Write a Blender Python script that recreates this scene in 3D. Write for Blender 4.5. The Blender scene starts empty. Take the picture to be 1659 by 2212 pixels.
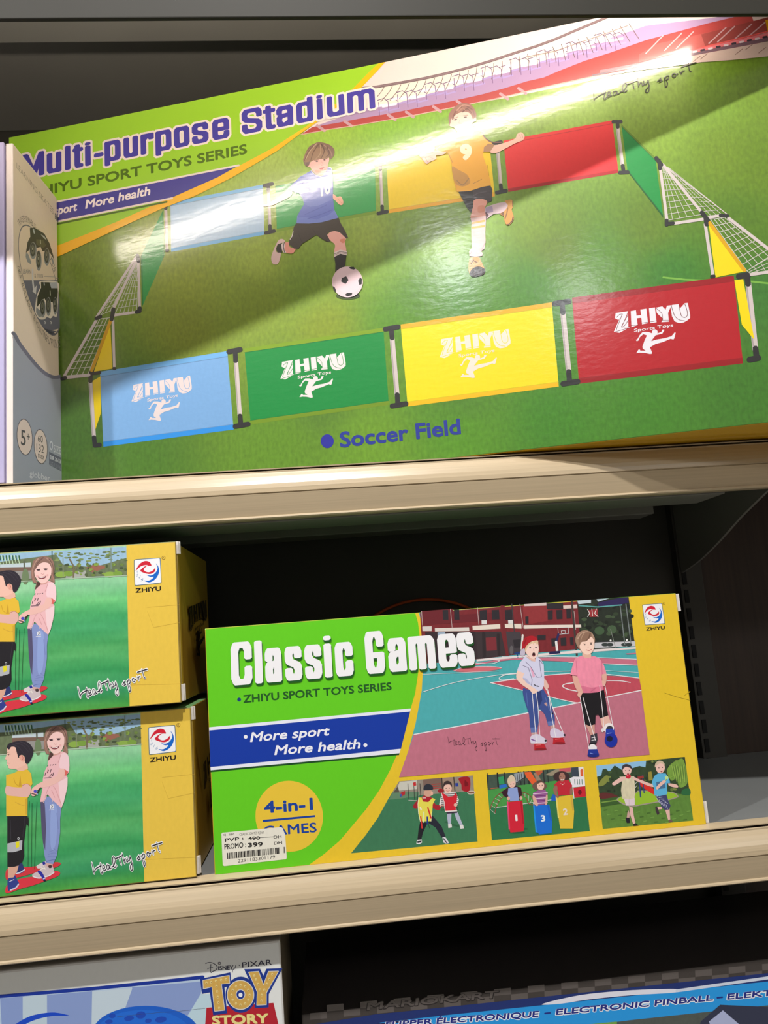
import bpy, bmesh, math, random
from mathutils import Vector, Matrix
from mathutils.geometry import tessellate_polygon

# ------------------------------------------------------------------ scene, camera, world, lights
S = bpy.context.scene
COL = S.collection
S.view_settings.view_transform = 'Standard'
S.view_settings.look = 'None'
S.view_settings.exposure = 0.0
S.view_settings.gamma = 1.0
S.view_settings.use_curve_mapping = False
S.cycles.max_bounces = 8
S.cycles.sample_clamp_indirect = 6.0
random.seed(7)

FPX, CX, CY = 1660.0, 829.5, 1106.0
CAM = Vector((0, -0.85, 0))
ROW = (Vector((0.9942, -0.0769, -0.0758)), Vector((-0.0630, 0.1568, -0.9856)), Vector((0.0877, 0.9846, 0.1510)))
r2 = ROW[2].normalized(); r0 = (ROW[0] - r2 * ROW[0].dot(r2)).normalized(); r1 = r2.cross(r0)
cam_d = bpy.data.cameras.new('camera')
cam_d.sensor_fit = 'HORIZONTAL'; cam_d.sensor_width = 36.0; cam_d.lens = 36.0 * FPX / 1659.0
cam_d.clip_start = 0.02; cam_d.clip_end = 50
cam_o = bpy.data.objects.new('camera', cam_d); COL.objects.link(cam_o)
m = Matrix((r0, -r1, -r2)).transposed().to_4x4(); m.translation = CAM
cam_o.matrix_world = m
S.camera = cam_o

W = bpy.data.worlds.new('world'); S.world = W; W.use_nodes = True
W.node_tree.nodes['Background'].inputs[0].default_value = (1.0, 0.97, 0.93, 1)
W.node_tree.nodes['Background'].inputs[1].default_value = 0.05


def light(name, kind, loc, target, energy, color, size=0.1, size_y=None, spread=None):
    d = bpy.data.lights.new(name, kind)
    d.energy = energy; d.color = color
    if kind == 'AREA':
        d.shape = 'RECTANGLE' if size_y else 'DISK'
        d.size = size
        if size_y: d.size_y = size_y
        if spread: d.spread = math.radians(spread)
    o = bpy.data.objects.new(name, d); COL.objects.link(o)
    o.location = loc
    o.rotation_euler = (Vector(target) - Vector(loc)).to_track_quat('-Z', 'Y').to_euler()
    return o


# shop ceiling spots in a row along the aisle, in front of the shelving: they throw the crisp shadows
light('ceiling_spot', 'AREA', (-1.33, -1.24, 2.03), (0.2, 0, 0.0), 40, (1.0, 0.965, 0.93), 0.07)
light('ceiling_spot', 'AREA', (-0.02, -1.24, 2.03), (0.1, 0, 0.0), 54, (1.0, 0.965, 0.93), 0.07)
# ceiling spots down the aisle, mirrored in the glossy card; last is added fill
light('aisle_or_fill_lamp', 'AREA', (-1.10, -4.2, 2.6), (0.1, 0, 0.1), 6, (0.95, 0.98, 1.0), 0.16)
light('aisle_or_fill_lamp', 'AREA', (-0.41, -5.4, 2.6), (0.1, 0, 0.1), 4, (0.95, 0.98, 1.0), 0.16)
light('aisle_or_fill_lamp', 'AREA', (2.7, -4.3, 2.1), (0.1, 0, 0.3), 24, (1.0, 0.97, 0.93), 0.5)  # added fill lamp that lifts the shaded print, placed out of the card's reflection
LED_STRENGTH = 37.0
LED_COLOR = (1.0, 0.87, 0.74, 1)


# ------------------------------------------------------------------ helpers
def ray(x, y):
    return (r0 * ((x - CX) / FPX) + r1 * ((y - CY) / FPX) + r2)


def proj(p):
    d = Vector(p) - CAM
    z = d.dot(r2)
    return (CX + FPX * d.dot(r0) / z, CY + FPX * d.dot(r1) / z)


def onY(x, y, Y):
    r = ray(x, y); return CAM + r * ((Y - CAM.y) / r.y)


def onZ(x, y, Z):
    r = ray(x, y); return CAM + r * ((Z - CAM.z) / r.z)


def s2l(c):
    c = c / 255.0
    return c / 12.92 if c <= 0.04045 else ((c + 0.055) / 1.055) ** 2.4


def lin(c, k=1.0):
    return tuple(min(0.93, s2l(v) * k) for v in c[:3])


def new_mat(name):
    mt = bpy.data.materials.new(name); mt.use_nodes = True
    nt = mt.node_tree; b = nt.nodes['Principled BSDF']
    return mt, nt, b


def noise_node(nt, scale, stretch=(1, 1, 1), detail=4, coord='Object'):
    tc = nt.nodes.new('ShaderNodeTexCoord'); mp = nt.nodes.new('ShaderNodeMapping')
    mp.inputs['Scale'].default_value = stretch
    n = nt.nodes.new('ShaderNodeTexNoise'); n.inputs['Scale'].default_value = scale; n.inputs['Detail'].default_value = detail
    nt.links.new(tc.outputs[coord], mp.inputs[0]); nt.links.new(mp.outputs[0], n.inputs['Vector'])
    return n


def print_mat(name, rough=0.45, spec=0.5, bump=0.0, bscale=40, bstretch=(1, 1, 1), coat=0.0, coat_rough=0.1):
    """printed card: colour comes from the mesh colour layer, its alpha says how grainy the print is"""
    mt, nt, b = new_mat(name)
    a = nt.nodes.new('ShaderNodeAttribute'); a.attribute_name = 'Col'
    n = noise_node(nt, 260, (1, 1, 0.55), 5)
    s1 = nt.nodes.new('ShaderNodeMath'); s1.operation = 'SUBTRACT'; s1.inputs[1].default_value = 0.5
    s2 = nt.nodes.new('ShaderNodeMath'); s2.operation = 'MULTIPLY'
    s3 = nt.nodes.new('ShaderNodeMath'); s3.operation = 'ADD'; s3.inputs[1].default_value = 1.0
    vm = nt.nodes.new('ShaderNodeVectorMath'); vm.operation = 'SCALE'
    nt.links.new(n.outputs['Fac'], s1.inputs[0]); nt.links.new(s1.outputs[0], s2.inputs[0])
    nt.links.new(a.outputs['Alpha'], s2.inputs[1]); nt.links.new(s2.outputs[0], s3.inputs[0])
    nt.links.new(a.outputs['Color'], vm.inputs[0]); nt.links.new(s3.outputs[0], vm.inputs['Scale'])
    nt.links.new(vm.outputs[0], b.inputs['Base Color'])
    b.inputs['Roughness'].default_value = rough
    b.inputs['Specular IOR Level'].default_value = spec
    b.inputs['Coat Weight'].default_value = coat
    b.inputs['Coat Roughness'].default_value = coat_rough
    b.inputs['Coat IOR'].default_value = 1.65
    if bump:
        bn = noise_node(nt, bscale, bstretch, 3)
        bp = nt.nodes.new('ShaderNodeBump'); bp.inputs['Strength'].default_value = bump; bp.inputs['Distance'].default_value = 0.001
        nt.links.new(bn.outputs['Fac'], bp.inputs['Height']); nt.links.new(bp.outputs[0], b.inputs['Normal'])
        nt.links.new(bp.outputs[0], b.inputs['Coat Normal'])
    return mt


def plain_mat(name, color, rough=0.5, metal=0.0, var=0.12, scale=30, stretch=(1, 1, 1), bump=0.0, spec=0.5):
    mt, nt, b = new_mat(name)
    n = noise_node(nt, scale, stretch, 5)
    cr = nt.nodes.new('ShaderNodeMapRange')
    cr.inputs['To Min'].default_value = 1 - var; cr.inputs['To Max'].default_value = 1 + var
    vm = nt.nodes.new('ShaderNodeVectorMath'); vm.operation = 'SCALE'; vm.inputs[0].default_value = color
    nt.links.new(n.outputs['Fac'], cr.inputs['Value']); nt.links.new(cr.outputs[0], vm.inputs['Scale'])
    nt.links.new(vm.outputs[0], b.inputs['Base Color'])
    b.inputs['Roughness'].default_value = rough; b.inputs['Metallic'].default_value = metal
    b.inputs['Specular IOR Level'].default_value = spec
    if bump:
        bp = nt.nodes.new('ShaderNodeBump'); bp.inputs['Strength'].default_value = bump; bp.inputs['Distance'].default_value = 0.001
        nt.links.new(n.outputs['Fac'], bp.inputs['Height']); nt.links.new(bp.outputs[0], b.inputs['Normal'])
    return mt


def tag(o, label=None, cat=None, group=None, kind=None):
    if label: o['label'] = label
    if cat: o['category'] = cat
    if group: o['group'] = group
    if kind: o['kind'] = kind
    return o


def empty(name, loc, rz=0.0):
    o = bpy.data.objects.new(name, None); COL.objects.link(o)
    o.empty_display_size = 0.05
    o.matrix_world = Matrix.Translation(loc) @ Matrix.Rotation(rz, 4, 'Z')
    return o


def mesh_obj(name, verts, faces, mat, parent=None, cols=None, smooth=False):
    me = bpy.data.meshes.new(name)
    me.from_pydata([tuple(v) for v in verts], [], faces)
    if cols:
        at = me.color_attributes.new('Col', 'FLOAT_COLOR', 'POINT')
        at.data.foreach_set('color', [c for q in cols for c in q])
    me.materials.append(mat)
    if smooth:
        me.polygons.foreach_set('use_smooth', [True] * len(me.polygons))
    me.update()
    o = bpy.data.objects.new(name, me); COL.objects.link(o)
    if parent: o.parent = parent
    return o


def box_vf(x0, x1, y0, y1, z0, z1, verts, faces):
    b = len(verts)
    verts += [(x0, y0, z0), (x1, y0, z0), (x1, y1, z0), (x0, y1, z0), (x0, y0, z1), (x1, y0, z1), (x1, y1, z1), (x0, y1, z1)]
    faces += [(b, b + 3, b + 2, b + 1), (b + 4, b + 5, b + 6, b + 7), (b, b + 1, b + 5, b + 4), (b + 1, b + 2, b + 6, b + 5), (b + 2, b + 3, b + 7, b + 6), (b + 3, b, b + 4, b + 7)]


def bevel_box(name, dims, mat, parent=None, bev=0.0012, colf=None, extra=()):
    """box (and extra boxes) with rounded edges; colf(normal, centre) -> rgb for the print layer"""
    bm = bmesh.new()
    for d in (dims,) + tuple(extra):
        vs, fs = [], []
        box_vf(*d, vs, fs)
        bv = [bm.verts.new(v) for v in vs]
        for f in fs: bm.faces.new([bv[i] for i in f])
    bmesh.ops.recalc_face_normals(bm, faces=bm.faces)
    if bev:
        bmesh.ops.bevel(bm, geom=list(bm.edges), offset=bev, segments=2, affect='EDGES', profile=0.6)
    me = bpy.data.meshes.new(name)
    if colf:
        vs, fs, cs = [], [], []
        bm.normal_update()
        for f in bm.faces:
            c = colf(f.normal, f.calc_center_median())
            b = len(vs)
            for v in f.verts: vs.append(tuple(v.co)); cs.append((*c, 0.1))
            fs.append(tuple(range(b, len(vs))))
        bm.free()
        return mesh_obj(name, vs, fs, mat, parent, cs)
    bm.to_mesh(me); bm.free(); me.materials.append(mat)
    o = bpy.data.objects.new(name, me); COL.objects.link(o)
    if parent: o.parent = parent
    return o


def extrude_x(name, prof, x0, x1, mat, parent=None, closed=True):
    n = len(prof)
    vs = [(x0, y, z) for y, z in prof] + [(x1, y, z) for y, z in prof]
    fs = [(i, (i + 1) % n, n + (i + 1) % n, n + i) for i in range(n if closed else n - 1)]
    if closed:
        tris = tessellate_polygon([[Vector((y, z, 0)) for y, z in prof]])
        fs += [tuple(t) for t in tris] + [tuple(n + i for i in t[::-1]) for t in tris]
    bm = bmesh.new()
    bv = [bm.verts.new(v) for v in vs]
    for f in fs:
        try: bm.faces.new([bv[i] for i in f])
        except ValueError: pass
    bmesh.ops.recalc_face_normals(bm, faces=bm.faces)
    me = bpy.data.meshes.new(name); bm.to_mesh(me); bm.free(); me.materials.append(mat)
    o = bpy.data.objects.new(name, me); COL.objects.link(o)
    if parent: o.parent = parent
    return o


def tube_obj(name, pts, r, mat, parent=None, seg=10):
    vs, fs = [], []
    n = len(pts)
    P = [Vector(p) for p in pts]
    for i in range(n):
        t = (P[min(i + 1, n - 1)] - P[max(i - 1, 0)]).normalized()
        a = t.cross(Vector((0, 0, 1)))
        if a.length < 1e-4: a = t.cross(Vector((0, 1, 0)))
        a.normalize(); b = t.cross(a)
        for k in range(seg):
            w = 2 * math.pi * k / seg
            vs.append(tuple(P[i] + (a * math.cos(w) + b * math.sin(w)) * r))
    for i in range(n - 1):
        for k in range(seg):
            fs.append((i * seg + k, i * seg + (k + 1) % seg, (i + 1) * seg + (k + 1) % seg, (i + 1) * seg + k))
    fs.append(tuple(range(seg))[::-1]); fs.append(tuple(range((n - 1) * seg, n * seg)))
    return mesh_obj(name, vs, fs, mat, parent, smooth=True)


# ------------------------------------------------------------------ printing on card
def hull(pts):
    pts = sorted(set((round(a, 5), round(b, 5)) for a, b in pts))
    if len(pts) < 3: return pts

    def half(ps):
        h = []
        for p in ps:
            while len(h) > 1 and (h[-1][0] - h[-2][0]) * (p[1] - h[-2][1]) - (h[-1][1] - h[-2][1]) * (p[0] - h[-2][0]) <= 0: h.pop()
            h.append(p)
        return h[:-1]
    return half(pts) + half(pts[::-1])


def spline(pts, closed=True, k=4):
    n = len(pts); out = []
    for i in range(n if closed else n - 1):
        if closed: a, b, c, d = pts[i - 1], pts[i], pts[(i + 1) % n], pts[(i + 2) % n]
        else: a, b, c, d = pts[max(i - 1, 0)], pts[i], pts[i + 1], pts[min(i + 2, n - 1)]
        for j in range(k):
            t = j / k
            out.append(tuple(0.5 * (2 * b[q] + (c[q] - a[q]) * t + (2 * a[q] - 5 * b[q] + 4 * c[q] - d[q]) * t * t + (3 * b[q] - a[q] - 3 * c[q] + d[q]) * t ** 3) for q in (0, 1)))
    if not closed: out.append(pts[-1])
    return out


def solve_lin(A, b):
    n = len(b); M_ = [r[:] + [b[i]] for i, r in enumerate(A)]
    for i in range(n):
        p = max(range(i, n), key=lambda r: abs(M_[r][i])); M_[i], M_[p] = M_[p], M_[i]
        for r in range(n):
            if r != i:
                f = M_[r][i] / M_[i][i]
                M_[r] = [x - f * y for x, y in zip(M_[r], M_[i])]
    return [M_[i][n] / M_[i][i] for i in range(n)]


def homography(src, dst):
    A, b = [], []
    for (x, y), (u, v) in zip(src, dst):
        A.append([x, y, 1, 0, 0, 0, -u * x, -u * y]); b.append(u)
        A.append([0, 0, 0, x, y, 1, -v * x, -v * y]); b.append(v)
    h = solve_lin(A, b)
    return lambda x, y: ((h[0] * x + h[1] * y + h[2]) / (h[6] * x + h[7] * y + 1), (h[3] * x + h[4] * y + h[5]) / (h[6] * x + h[7] * y + 1))


def affine(src, dst):
    A = [[x, y, 1] for x, y in src]
    a = solve_lin(A, [d[0] for d in dst]); b = solve_lin(A, [d[1] for d in dst])
    return lambda x, y: (a[0] * x + a[1] * y + a[2], b[0] * x + b[1] * y + b[2])


_FONT = {}


def text_tris(s, bold, shear):
    key = (s, bold, shear)
    if key in _FONT: return _FONT[key]
    cu = bpy.data.curves.new('t', 'FONT'); cu.body = s; cu.size = 1.0; cu.offset = bold; cu.shear = shear
    cu.resolution_u = 3; cu.fill_mode = 'FRONT'
    ob = bpy.data.objects.new('t', cu); COL.objects.link(ob)
    dg = bpy.context.evaluated_depsgraph_get(); dg.update()
    me = ob.evaluated_get(dg).to_mesh()
    me.calc_loop_triangles()
    vs = [(v.co.x, v.co.y) for v in me.vertices]; ts = [tuple(t.vertices) for t in me.loop_triangles]
    ob.evaluated_get(dg).to_mesh_clear()
    bpy.data.objects.remove(ob); bpy.data.curves.remove(cu)
    _FONT[key] = (vs, ts)
    return vs, ts


CAP = 0.729   # cap height of the built-in font at size 1
STEP = 1.5e-6


class Art:
    """printed artwork on one flat side of a thing; points are traced in the photograph's frame and laid onto that side"""

    def __init__(s, root, mat, k=1.0, origin=(0, 0, 0), normal=(0, -1, 0)):
        s.root, s.mat, s.k = root, mat, k
        s.inv = root.matrix_world.inverted()
        s.cl = s.inv @ CAM
        s.o, s.n = Vector(origin), Vector(normal).normalized()
        s.parts, s.order, s.cur = {}, [], None
        s.fr = (0, 0, 1.0); s.tf = None; s.L = 0; s.top = 0

    def part(s, name, base=None, parent=None, label=None, key=None):
        key = key or name
        if key not in s.parts:
            s.parts[key] = dict(name=name, v=[], f=[], c=[], parent=parent, label=label); s.order.append(key)
        s.cur = s.parts[key]
        s.top = max(s.top, s.L)
        if base is not None: s.L = s.top + 2 if base < 0 else base
        return s

    def f(s, x0=0, y0=0, sc=1.0):
        s.fr = (x0, y0, sc); s.tf = None; return s

    def T(s, p):
        if s.tf:
            return s.tf(*p)
        return (s.fr[0] + p[0] / s.fr[2], s.fr[1] + p[1] / s.fr[2])

    def loc(s, px):
        d = s.inv.to_3x3() @ ray(*px)
        o = s.o + s.n * (0.00006 + s.L * STEP)
        return s.cl + d * ((o - s.cl).dot(s.n) / d.dot(s.n))

    def _add(s, vl, tris, cols):
        q = s.cur; b = len(q['v'])
        q['v'] += [tuple(v) for v in vl]; q['c'] += cols
        for t in tris:
            a, c, d = vl[t[0]], vl[t[1]], vl[t[2]]
            if (c - a).cross(d - a).dot(s.n) < 0: t = (t[0], t[2], t[1])
            q['f'].append(tuple(b + i for i in t))

    def col(s, c, g=0.0):
        return (*lin(c, s.k), c[3] if len(c) > 3 else g)

    def p(s, pts, c, sm=False, g=0.0, raw=False):
        if sm: pts = spline(pts)
        px = pts if raw else [s.T(q) for q in pts]
        s.L += 1
        vl = [s.loc(q) for q in px]
        tris = tessellate_polygon([[Vector((a, b, 0)) for a, b in px]])
        s._add(vl, tris, [s.col(c, g)] * len(vl))

    def el(s, cx, cy, rx, ry, c, rot=0, n=24, g=0.0):
        r = math.radians(rot)
        s.p([(cx + rx * math.cos(t) * math.cos(r) - ry * math.sin(t) * math.sin(r), cy + rx * math.cos(t) * math.sin(r) + ry * math.sin(t) * math.cos(r)) for t in [2 * math.pi * i / n for i in range(n)]], c, g=g)

    def st(s, pts, w, c, sm=False, w2=None, bump=True):
        """stroke of width w (frame units)"""
        if sm: pts = spline(pts, False)
        n = len(pts)
        if bump: s.L += 1
        for i in range(n - 1):
            ws = [w + (w2 - w) * j / (n - 1) if w2 is not None else w for j in (i, i + 1)]
            hp = []
            for (x, y), ww in zip((pts[i], pts[i + 1]), ws):
                hp += [(x + ww / 2 * math.cos(t), y + ww / 2 * math.sin(t)) for t in [math.pi / 4 * j + .39 for j in range(8)]]
            s.L -= .6
            s.p(hull(hp), c)

    def pen(s, pts, a, b, c, T):
        """thick lettering: rounded-box pen (half sizes a, b) swept along pts, placed by T"""
        for i in range(max(1, len(pts) - 1)):
            hp = []
            for x, y in (pts[i], pts[min(i + 1, len(pts) - 1)]):
                for dx, dy in ((1, .55), (.55, 1), (-.55, 1), (-1, .55), (-1, -.55), (-.55, -1), (.55, -1), (1, -.55)):
                    hp.append((x + a * dx, y + b * dy))
            s.L -= .5
            s.p([T(*q) for q in hull(hp)], c, raw=True)

    def up(s, px):
        """unit vector (frame pixels) of the side's own vertical at px"""
        l = s.loc(px); a = proj(s.root.matrix_world @ l); b = proj(s.root.matrix_world @ (l + Vector((0, 0, 0.01))))
        d = (b[0] - a[0], b[1] - a[1]); n = math.hypot(*d)
        return (d[0] / n, d[1] / n)

    def tx(s, t, p0, p1, h, c, bold=0.0, shear=0.0, grow=None):
        """text with its baseline from p0 to p1 (frame units), capitals h high"""
        if bold > 0:     # heavier letters: the plain ones repeated with small shifts around
            e = bold * h / CAP; n = math.hypot(p1[0] - p0[0], p1[1] - p0[1]); ux, uy = (p1[0] - p0[0]) / n * e, (p1[1] - p0[1]) / n * e
            for i in range(12):
                a = math.pi * i / 6; ox, oy = e * math.cos(a), e * math.sin(a)
                s.L -= .6; s.tx(t, (p0[0] + ux + ox, p0[1] + uy + oy), (p1[0] - ux + ox, p1[1] - uy + oy), h - e, c, 0.0, shear)
            return
        vs, ts = text_tris(t, bold, shear)
        x0 = min(v[0] for v in vs); x1 = max(v[0] for v in vs)
        P0, P1 = s.T(p0), s.T(p1)
        sc = 1.0 if s.tf else s.fr[2]
        if s.tf:
            q = s.T((p0[0], p0[1] - h)); hh = math.hypot(q[0] - P0[0], q[1] - P0[1])
            uu = ((q[0] - P0[0]) / hh, (q[1] - P0[1]) / hh); us = (uu, uu)
        else:
            hh = h / sc; us = (s.up(P0), s.up(P1))
        s.L += 1
        vl = []
        for x, y in vs:
            u = (x - x0) / (x1 - x0); v = y / CAP * hh
            ux = us[0][0] * (1 - u) + us[1][0] * u; uy = us[0][1] * (1 - u) + us[1][1] * u
            vl.append(s.loc((P0[0] + (P1[0] - P0[0]) * u + ux * v, P0[1] + (P1[1] - P0[1]) * u + uy * v)))
        s._add(vl, ts, [s.col(c)] * len(vl))

    def tx2(s, t, p0, p1, h, c, c2, bold, edge, shear=0.0):
        """text with an edge of a second colour"""
        d = edge * h / CAP; n = math.hypot(p1[0] - p0[0], p1[1] - p0[1]); ux, uy = (p1[0] - p0[0]) / n, (p1[1] - p0[1]) / n
        s.tx(t, (p0[0] - ux * d, p0[1] - uy * d), (p1[0] + ux * d, p1[1] + uy * d), h, c2, bold + edge, shear)
        s.tx(t, p0, p1, h, c, bold, shear)

    def grid(s, quad, nx, ny, fn, raw=False, g=0.0):
        """colour field over a four-cornered region (tl, tr, br, bl)"""
        Q = quad if raw else [s.T(q) for q in quad]
        H = homography([(0, 0), (1, 0), (1, 1), (0, 1)], Q)
        s.L += 1
        vl, cs, tr = [], [], []
        for j in range(ny + 1):
            for i in range(nx + 1):
                px = H(i / nx, j / ny); vl.append(s.loc(px)); cs.append(s.col(fn(i / nx, j / ny, px), g))
        for j in range(ny):
            for i in range(nx):
                a = j * (nx + 1) + i
                tr += [(a, a + 1, a + nx + 2), (a, a + nx + 2, a + nx + 1)]
        s._add(vl, tr, cs)

    def build(s):
        made = {}
        for k in s.order:
            q = s.parts[k]
            if not q['v']: continue
            par = made[q['parent']] if q['parent'] else s.root
            o = mesh_obj(q['name'], q['v'], q['f'], s.mat, par, q['c'])
            if q['label']: o['label'] = q['label']
            made[k] = o
        return made


def idw(ctrl, p=3.0):
    def fn(u, v, px):
        ws = 0; acc = [0, 0, 0]
        for x, y, c in ctrl:
            w = 1.0 / (((px[0] - x) ** 2 + (px[1] - y) ** 2) ** (p / 2) + 40)
            ws += w
            for i in range(3): acc[i] += w * c[i]
        return tuple(a / ws for a in acc)
    return fn


def vgrad(stops):
    def fn(u, v, px):
        for (a, ca), (b, cb) in zip(stops, stops[1:]):
            if v <= b:
                t = 0 if b == a else max(0, (v - a) / (b - a))
                return tuple(ca[i] + (cb[i] - ca[i]) * t for i in range(3))
        return stops[-1][1]
    return fn


# heavy condensed lettering: skeletons on a 0..1 box (y: 0 baseline, 1 x-height, 2 capital height, negative descender)
R_ = .14
LOOP = [(0, R_), (R_, 0), (1 - R_, 0), (1, R_), (1, 1 - R_), (1 - R_, 1), (R_, 1), (0, 1 - R_), (0, R_)]
GLY = {
    'u': [[(0, 1), (0, R_), (R_, 0), (.7, 0), (1, .1)], [(1, 1), (1, 0)]],
    'l': [[(.5, 2), (.5, 0)]],
    't': [[(.38, 1.8), (.38, R_), (.55, 0), (1, 0)], [(0, 1), (1, 1)]],
    'i': [[(.5, 1), (.5, 0)], [(.5, 2)]],
    '-': [[(0, .42), (1, .42)]],
    'p': [[(0, 1), (0, -.17)], LOOP],
    'r': [[(0, 1), (0, 0)], [(0, .8), (.4, 1), (1, 1), (1, .85)]],
    'o': [LOOP],
    's': [[(1, .78), (1, 1 - R_), (1 - R_, 1), (R_, 1), (0, 1 - R_), (0, .68), (R_, .56), (1 - R_, .44), (1, .32), (1, R_), (1 - R_, 0), (R_, 0), (0, R_), (0, .24)]],
    'e': [[(0, .5), (1, .5), (1, 1 - R_), (1 - R_, 1), (R_, 1), (0, 1 - R_), (0, R_), (R_, 0), (1 - R_, 0), (1, R_), (1, .24)]],
    'a': [[(0, .74), (0, 1 - R_), (R_, 1), (1 - R_, 1), (1, 1 - R_), (1, 0)], [(1, .56), (R_, .52), (0, .4), (0, R_), (R_, 0), (.6, 0), (1, .16)]],
    'd': [[(1, 2), (1, 0)], LOOP],
    'c': [[(1, .7), (1, 1 - R_), (1 - R_, 1), (R_, 1), (0, 1 - R_), (0, R_), (R_, 0), (1 - R_, 0), (1, R_), (1, .34)]],
    'm': [[(0, 1), (0, 0)], [(0, .86), (.12, 1), (.38, 1), (.5, .86), (.5, 0)], [(.5, .86), (.62, 1), (.88, 1), (1, .86), (1, 0)]],
    'M': [[(0, 0), (0, 1)], [(0, 1), (.5, .05)], [(.5, .05), (1, 1)], [(1, 1), (1, 0)]],
    'C': [[(1, .68), (1, 1 - R_), (1 - R_, 1), (R_, 1), (0, 1 - R_), (0, R_), (R_, 0), (1 - R_, 0), (1, R_), (1, .34)]],
    'G': [[(1, .73), (1, 1 - R_), (1 - R_, 1), (R_, 1), (0, 1 - R_), (0, R_), (R_, 0), (1 - R_, 0), (1, R_), (1, .42), (.56, .42)]],
    'S': [[(1, .74), (1, 1 - R_), (1 - R_, 1), (R_, 1), (0, 1 - R_), (0, .68), (R_, .56), (1 - R_, .44), (1, .32), (1, R_), (1 - R_, 0), (R_, 0), (0, R_), (0, .27)]],
}


def heavy(A, letters, base0, base1, up0, up1, xh, a, b, c, grow=0.0, shift=(0, 0)):
    """letters: (char, x0, x1) in px along the baseline; up0/up1: cap-height vectors at the two ends; xh: x-height / cap height"""
    (bx0, by0), (bx1, by1) = base0, base1
    cap = math.hypot(*up0)
    A.L += 1
    for ch, x0, x1 in letters:
        caps = ch.isupper()
        for path in GLY[ch]:
            pts = []
            for x, y in path:
                X = x0 + a + x * max(0.0, (x1 - x0 - 2 * a))
                if caps: Y = b + y * (cap - 2 * b)
                elif y <= 1: Y = b + y * (cap * xh - 2 * b) if y >= 0 else b + y * cap
                else: Y = (cap * xh - b) + (y - 1) * (cap - cap * xh)
                pts.append((X, Y))

            def TT(X, Y):
                u = (X - bx0) / (bx1 - bx0); v = Y / cap
                return (X + shift[0] + (up0[0] + (up1[0] - up0[0]) * u) * v, by0 + (by1 - by0) * u + shift[1] + (up0[1] + (up1[1] - up0[1]) * u) * v)
            if ch == 'i' and len(path) == 1:
                A.pen(pts, a + grow, b * .75 + grow, c, TT)
            else:
                A.pen(pts, a + grow, b + grow, c, TT)


# handwritten slogan, traced once
HAND = [
    [(118, 580), (121, 615), (123, 655)], [(123, 645), (150, 620), (190, 600), (217, 590)], [(214, 574), (205, 610), (202, 640), (212, 645), (222, 628)],
    [(226, 612), (250, 603), (252, 588), (238, 585), (228, 605), (236, 626), (262, 612)],
    [(303, 580), (284, 578), (274, 600), (284, 612), (300, 598), (305, 580), (308, 602), (322, 598)],
    [(330, 588), (356, 575), (382, 535), (376, 510), (358, 520), (350, 560), (362, 588), (384, 572)],
    [(388, 522), (430, 506), (470, 490)], [(432, 508), (436, 535), (441, 558)],
    [(472, 478), (474, 510), (479, 545)], [(479, 530), (492, 512), (503, 514), (508, 534), (520, 528)],
    [(518, 498), (524, 520), (538, 520), (552, 492)], [(553, 490), (561, 535), (558, 578), (545, 590), (533, 578), (544, 555), (566, 535)],
    [(626, 502), (654, 474), (650, 488), (664, 494), (640, 506)],
    [(681, 470), (686, 505), (690, 545)], [(682, 482), (700, 458), (718, 458), (714, 478), (692, 490)], [(690, 545), (702, 540), (708, 515), (700, 500)],
    [(762, 438), (748, 444), (744, 458), (756, 466), (770, 460), (774, 446), (762, 438)], [(764, 440), (778, 444), (790, 440)],
    [(806, 422), (812, 430), (816, 446)], [(815, 436), (826, 420), (842, 416)],
    [(875, 358), (879, 395), (884, 418), (895, 420)], [(818, 386), (875, 368), (935, 350)],
]


def healthy(A, H0, H1, T1, w, c):
    """slogan: H0 top of first stem, H1 its foot, T1 foot of the last letter (frame units)"""
    d = [A.T(q) for q in (H0, H1, T1)]
    A.tf = affine([(118, 580), (123, 655), (895, 420)], d)
    A.L += 1
    for st in HAND: A.st(st, w, c, sm=True, bump=False)
    A.tf = None


def emblem(A, quad):
    """rounded white badge with red and blue swirl, drawn on the traced badge's frame and moved to quad (px)"""
    A.tf = homography([(355, 490), (660, 469), (707, 790), (393, 813)], quad)
    rr = lambda k: [(529 + (x - 529) * k, 641 + (y - 641) * k) for x, y in spline([(355, 520), (361, 497), (385, 488), (630, 471), (655, 476), (665, 500), (705, 760), (700, 782), (680, 791), (420, 811), (398, 804), (389, 780)], k=3)]
    A.p(rr(1.02), (70, 105, 130)); A.p(rr(.97), (236, 238, 244))
    A.p([(385, 630), (398, 585), (430, 535), (480, 508), (530, 516), (556, 545), (563, 568), (520, 568), (490, 590), (478, 615), (505, 640), (545, 648), (590, 625), (612, 596), (616, 635), (592, 660), (552, 671), (495, 660), (440, 632), (455, 600), (492, 572), (520, 560), (480, 560), (430, 580)], (205, 28, 52), sm=True)
    A.p([(616, 540), (650, 580), (667, 640), (655, 700), (622, 748), (572, 776), (532, 771), (495, 752), (545, 756), (585, 738), (608, 708), (565, 707), (518, 682), (570, 690), (612, 668), (640, 625), (640, 585)], (10, 100, 200), sm=True)
    for ch, p0, p1 in (('T', (397, 668), (412, 650)), ('O', (396, 705), (420, 690)), ('Y', (425, 738), (450, 715)), ('S', (458, 762), (486, 750))):
        A.tx(ch, p0, p1, 30, (40, 110, 170), 0.0)
    A.tf = None


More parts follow.
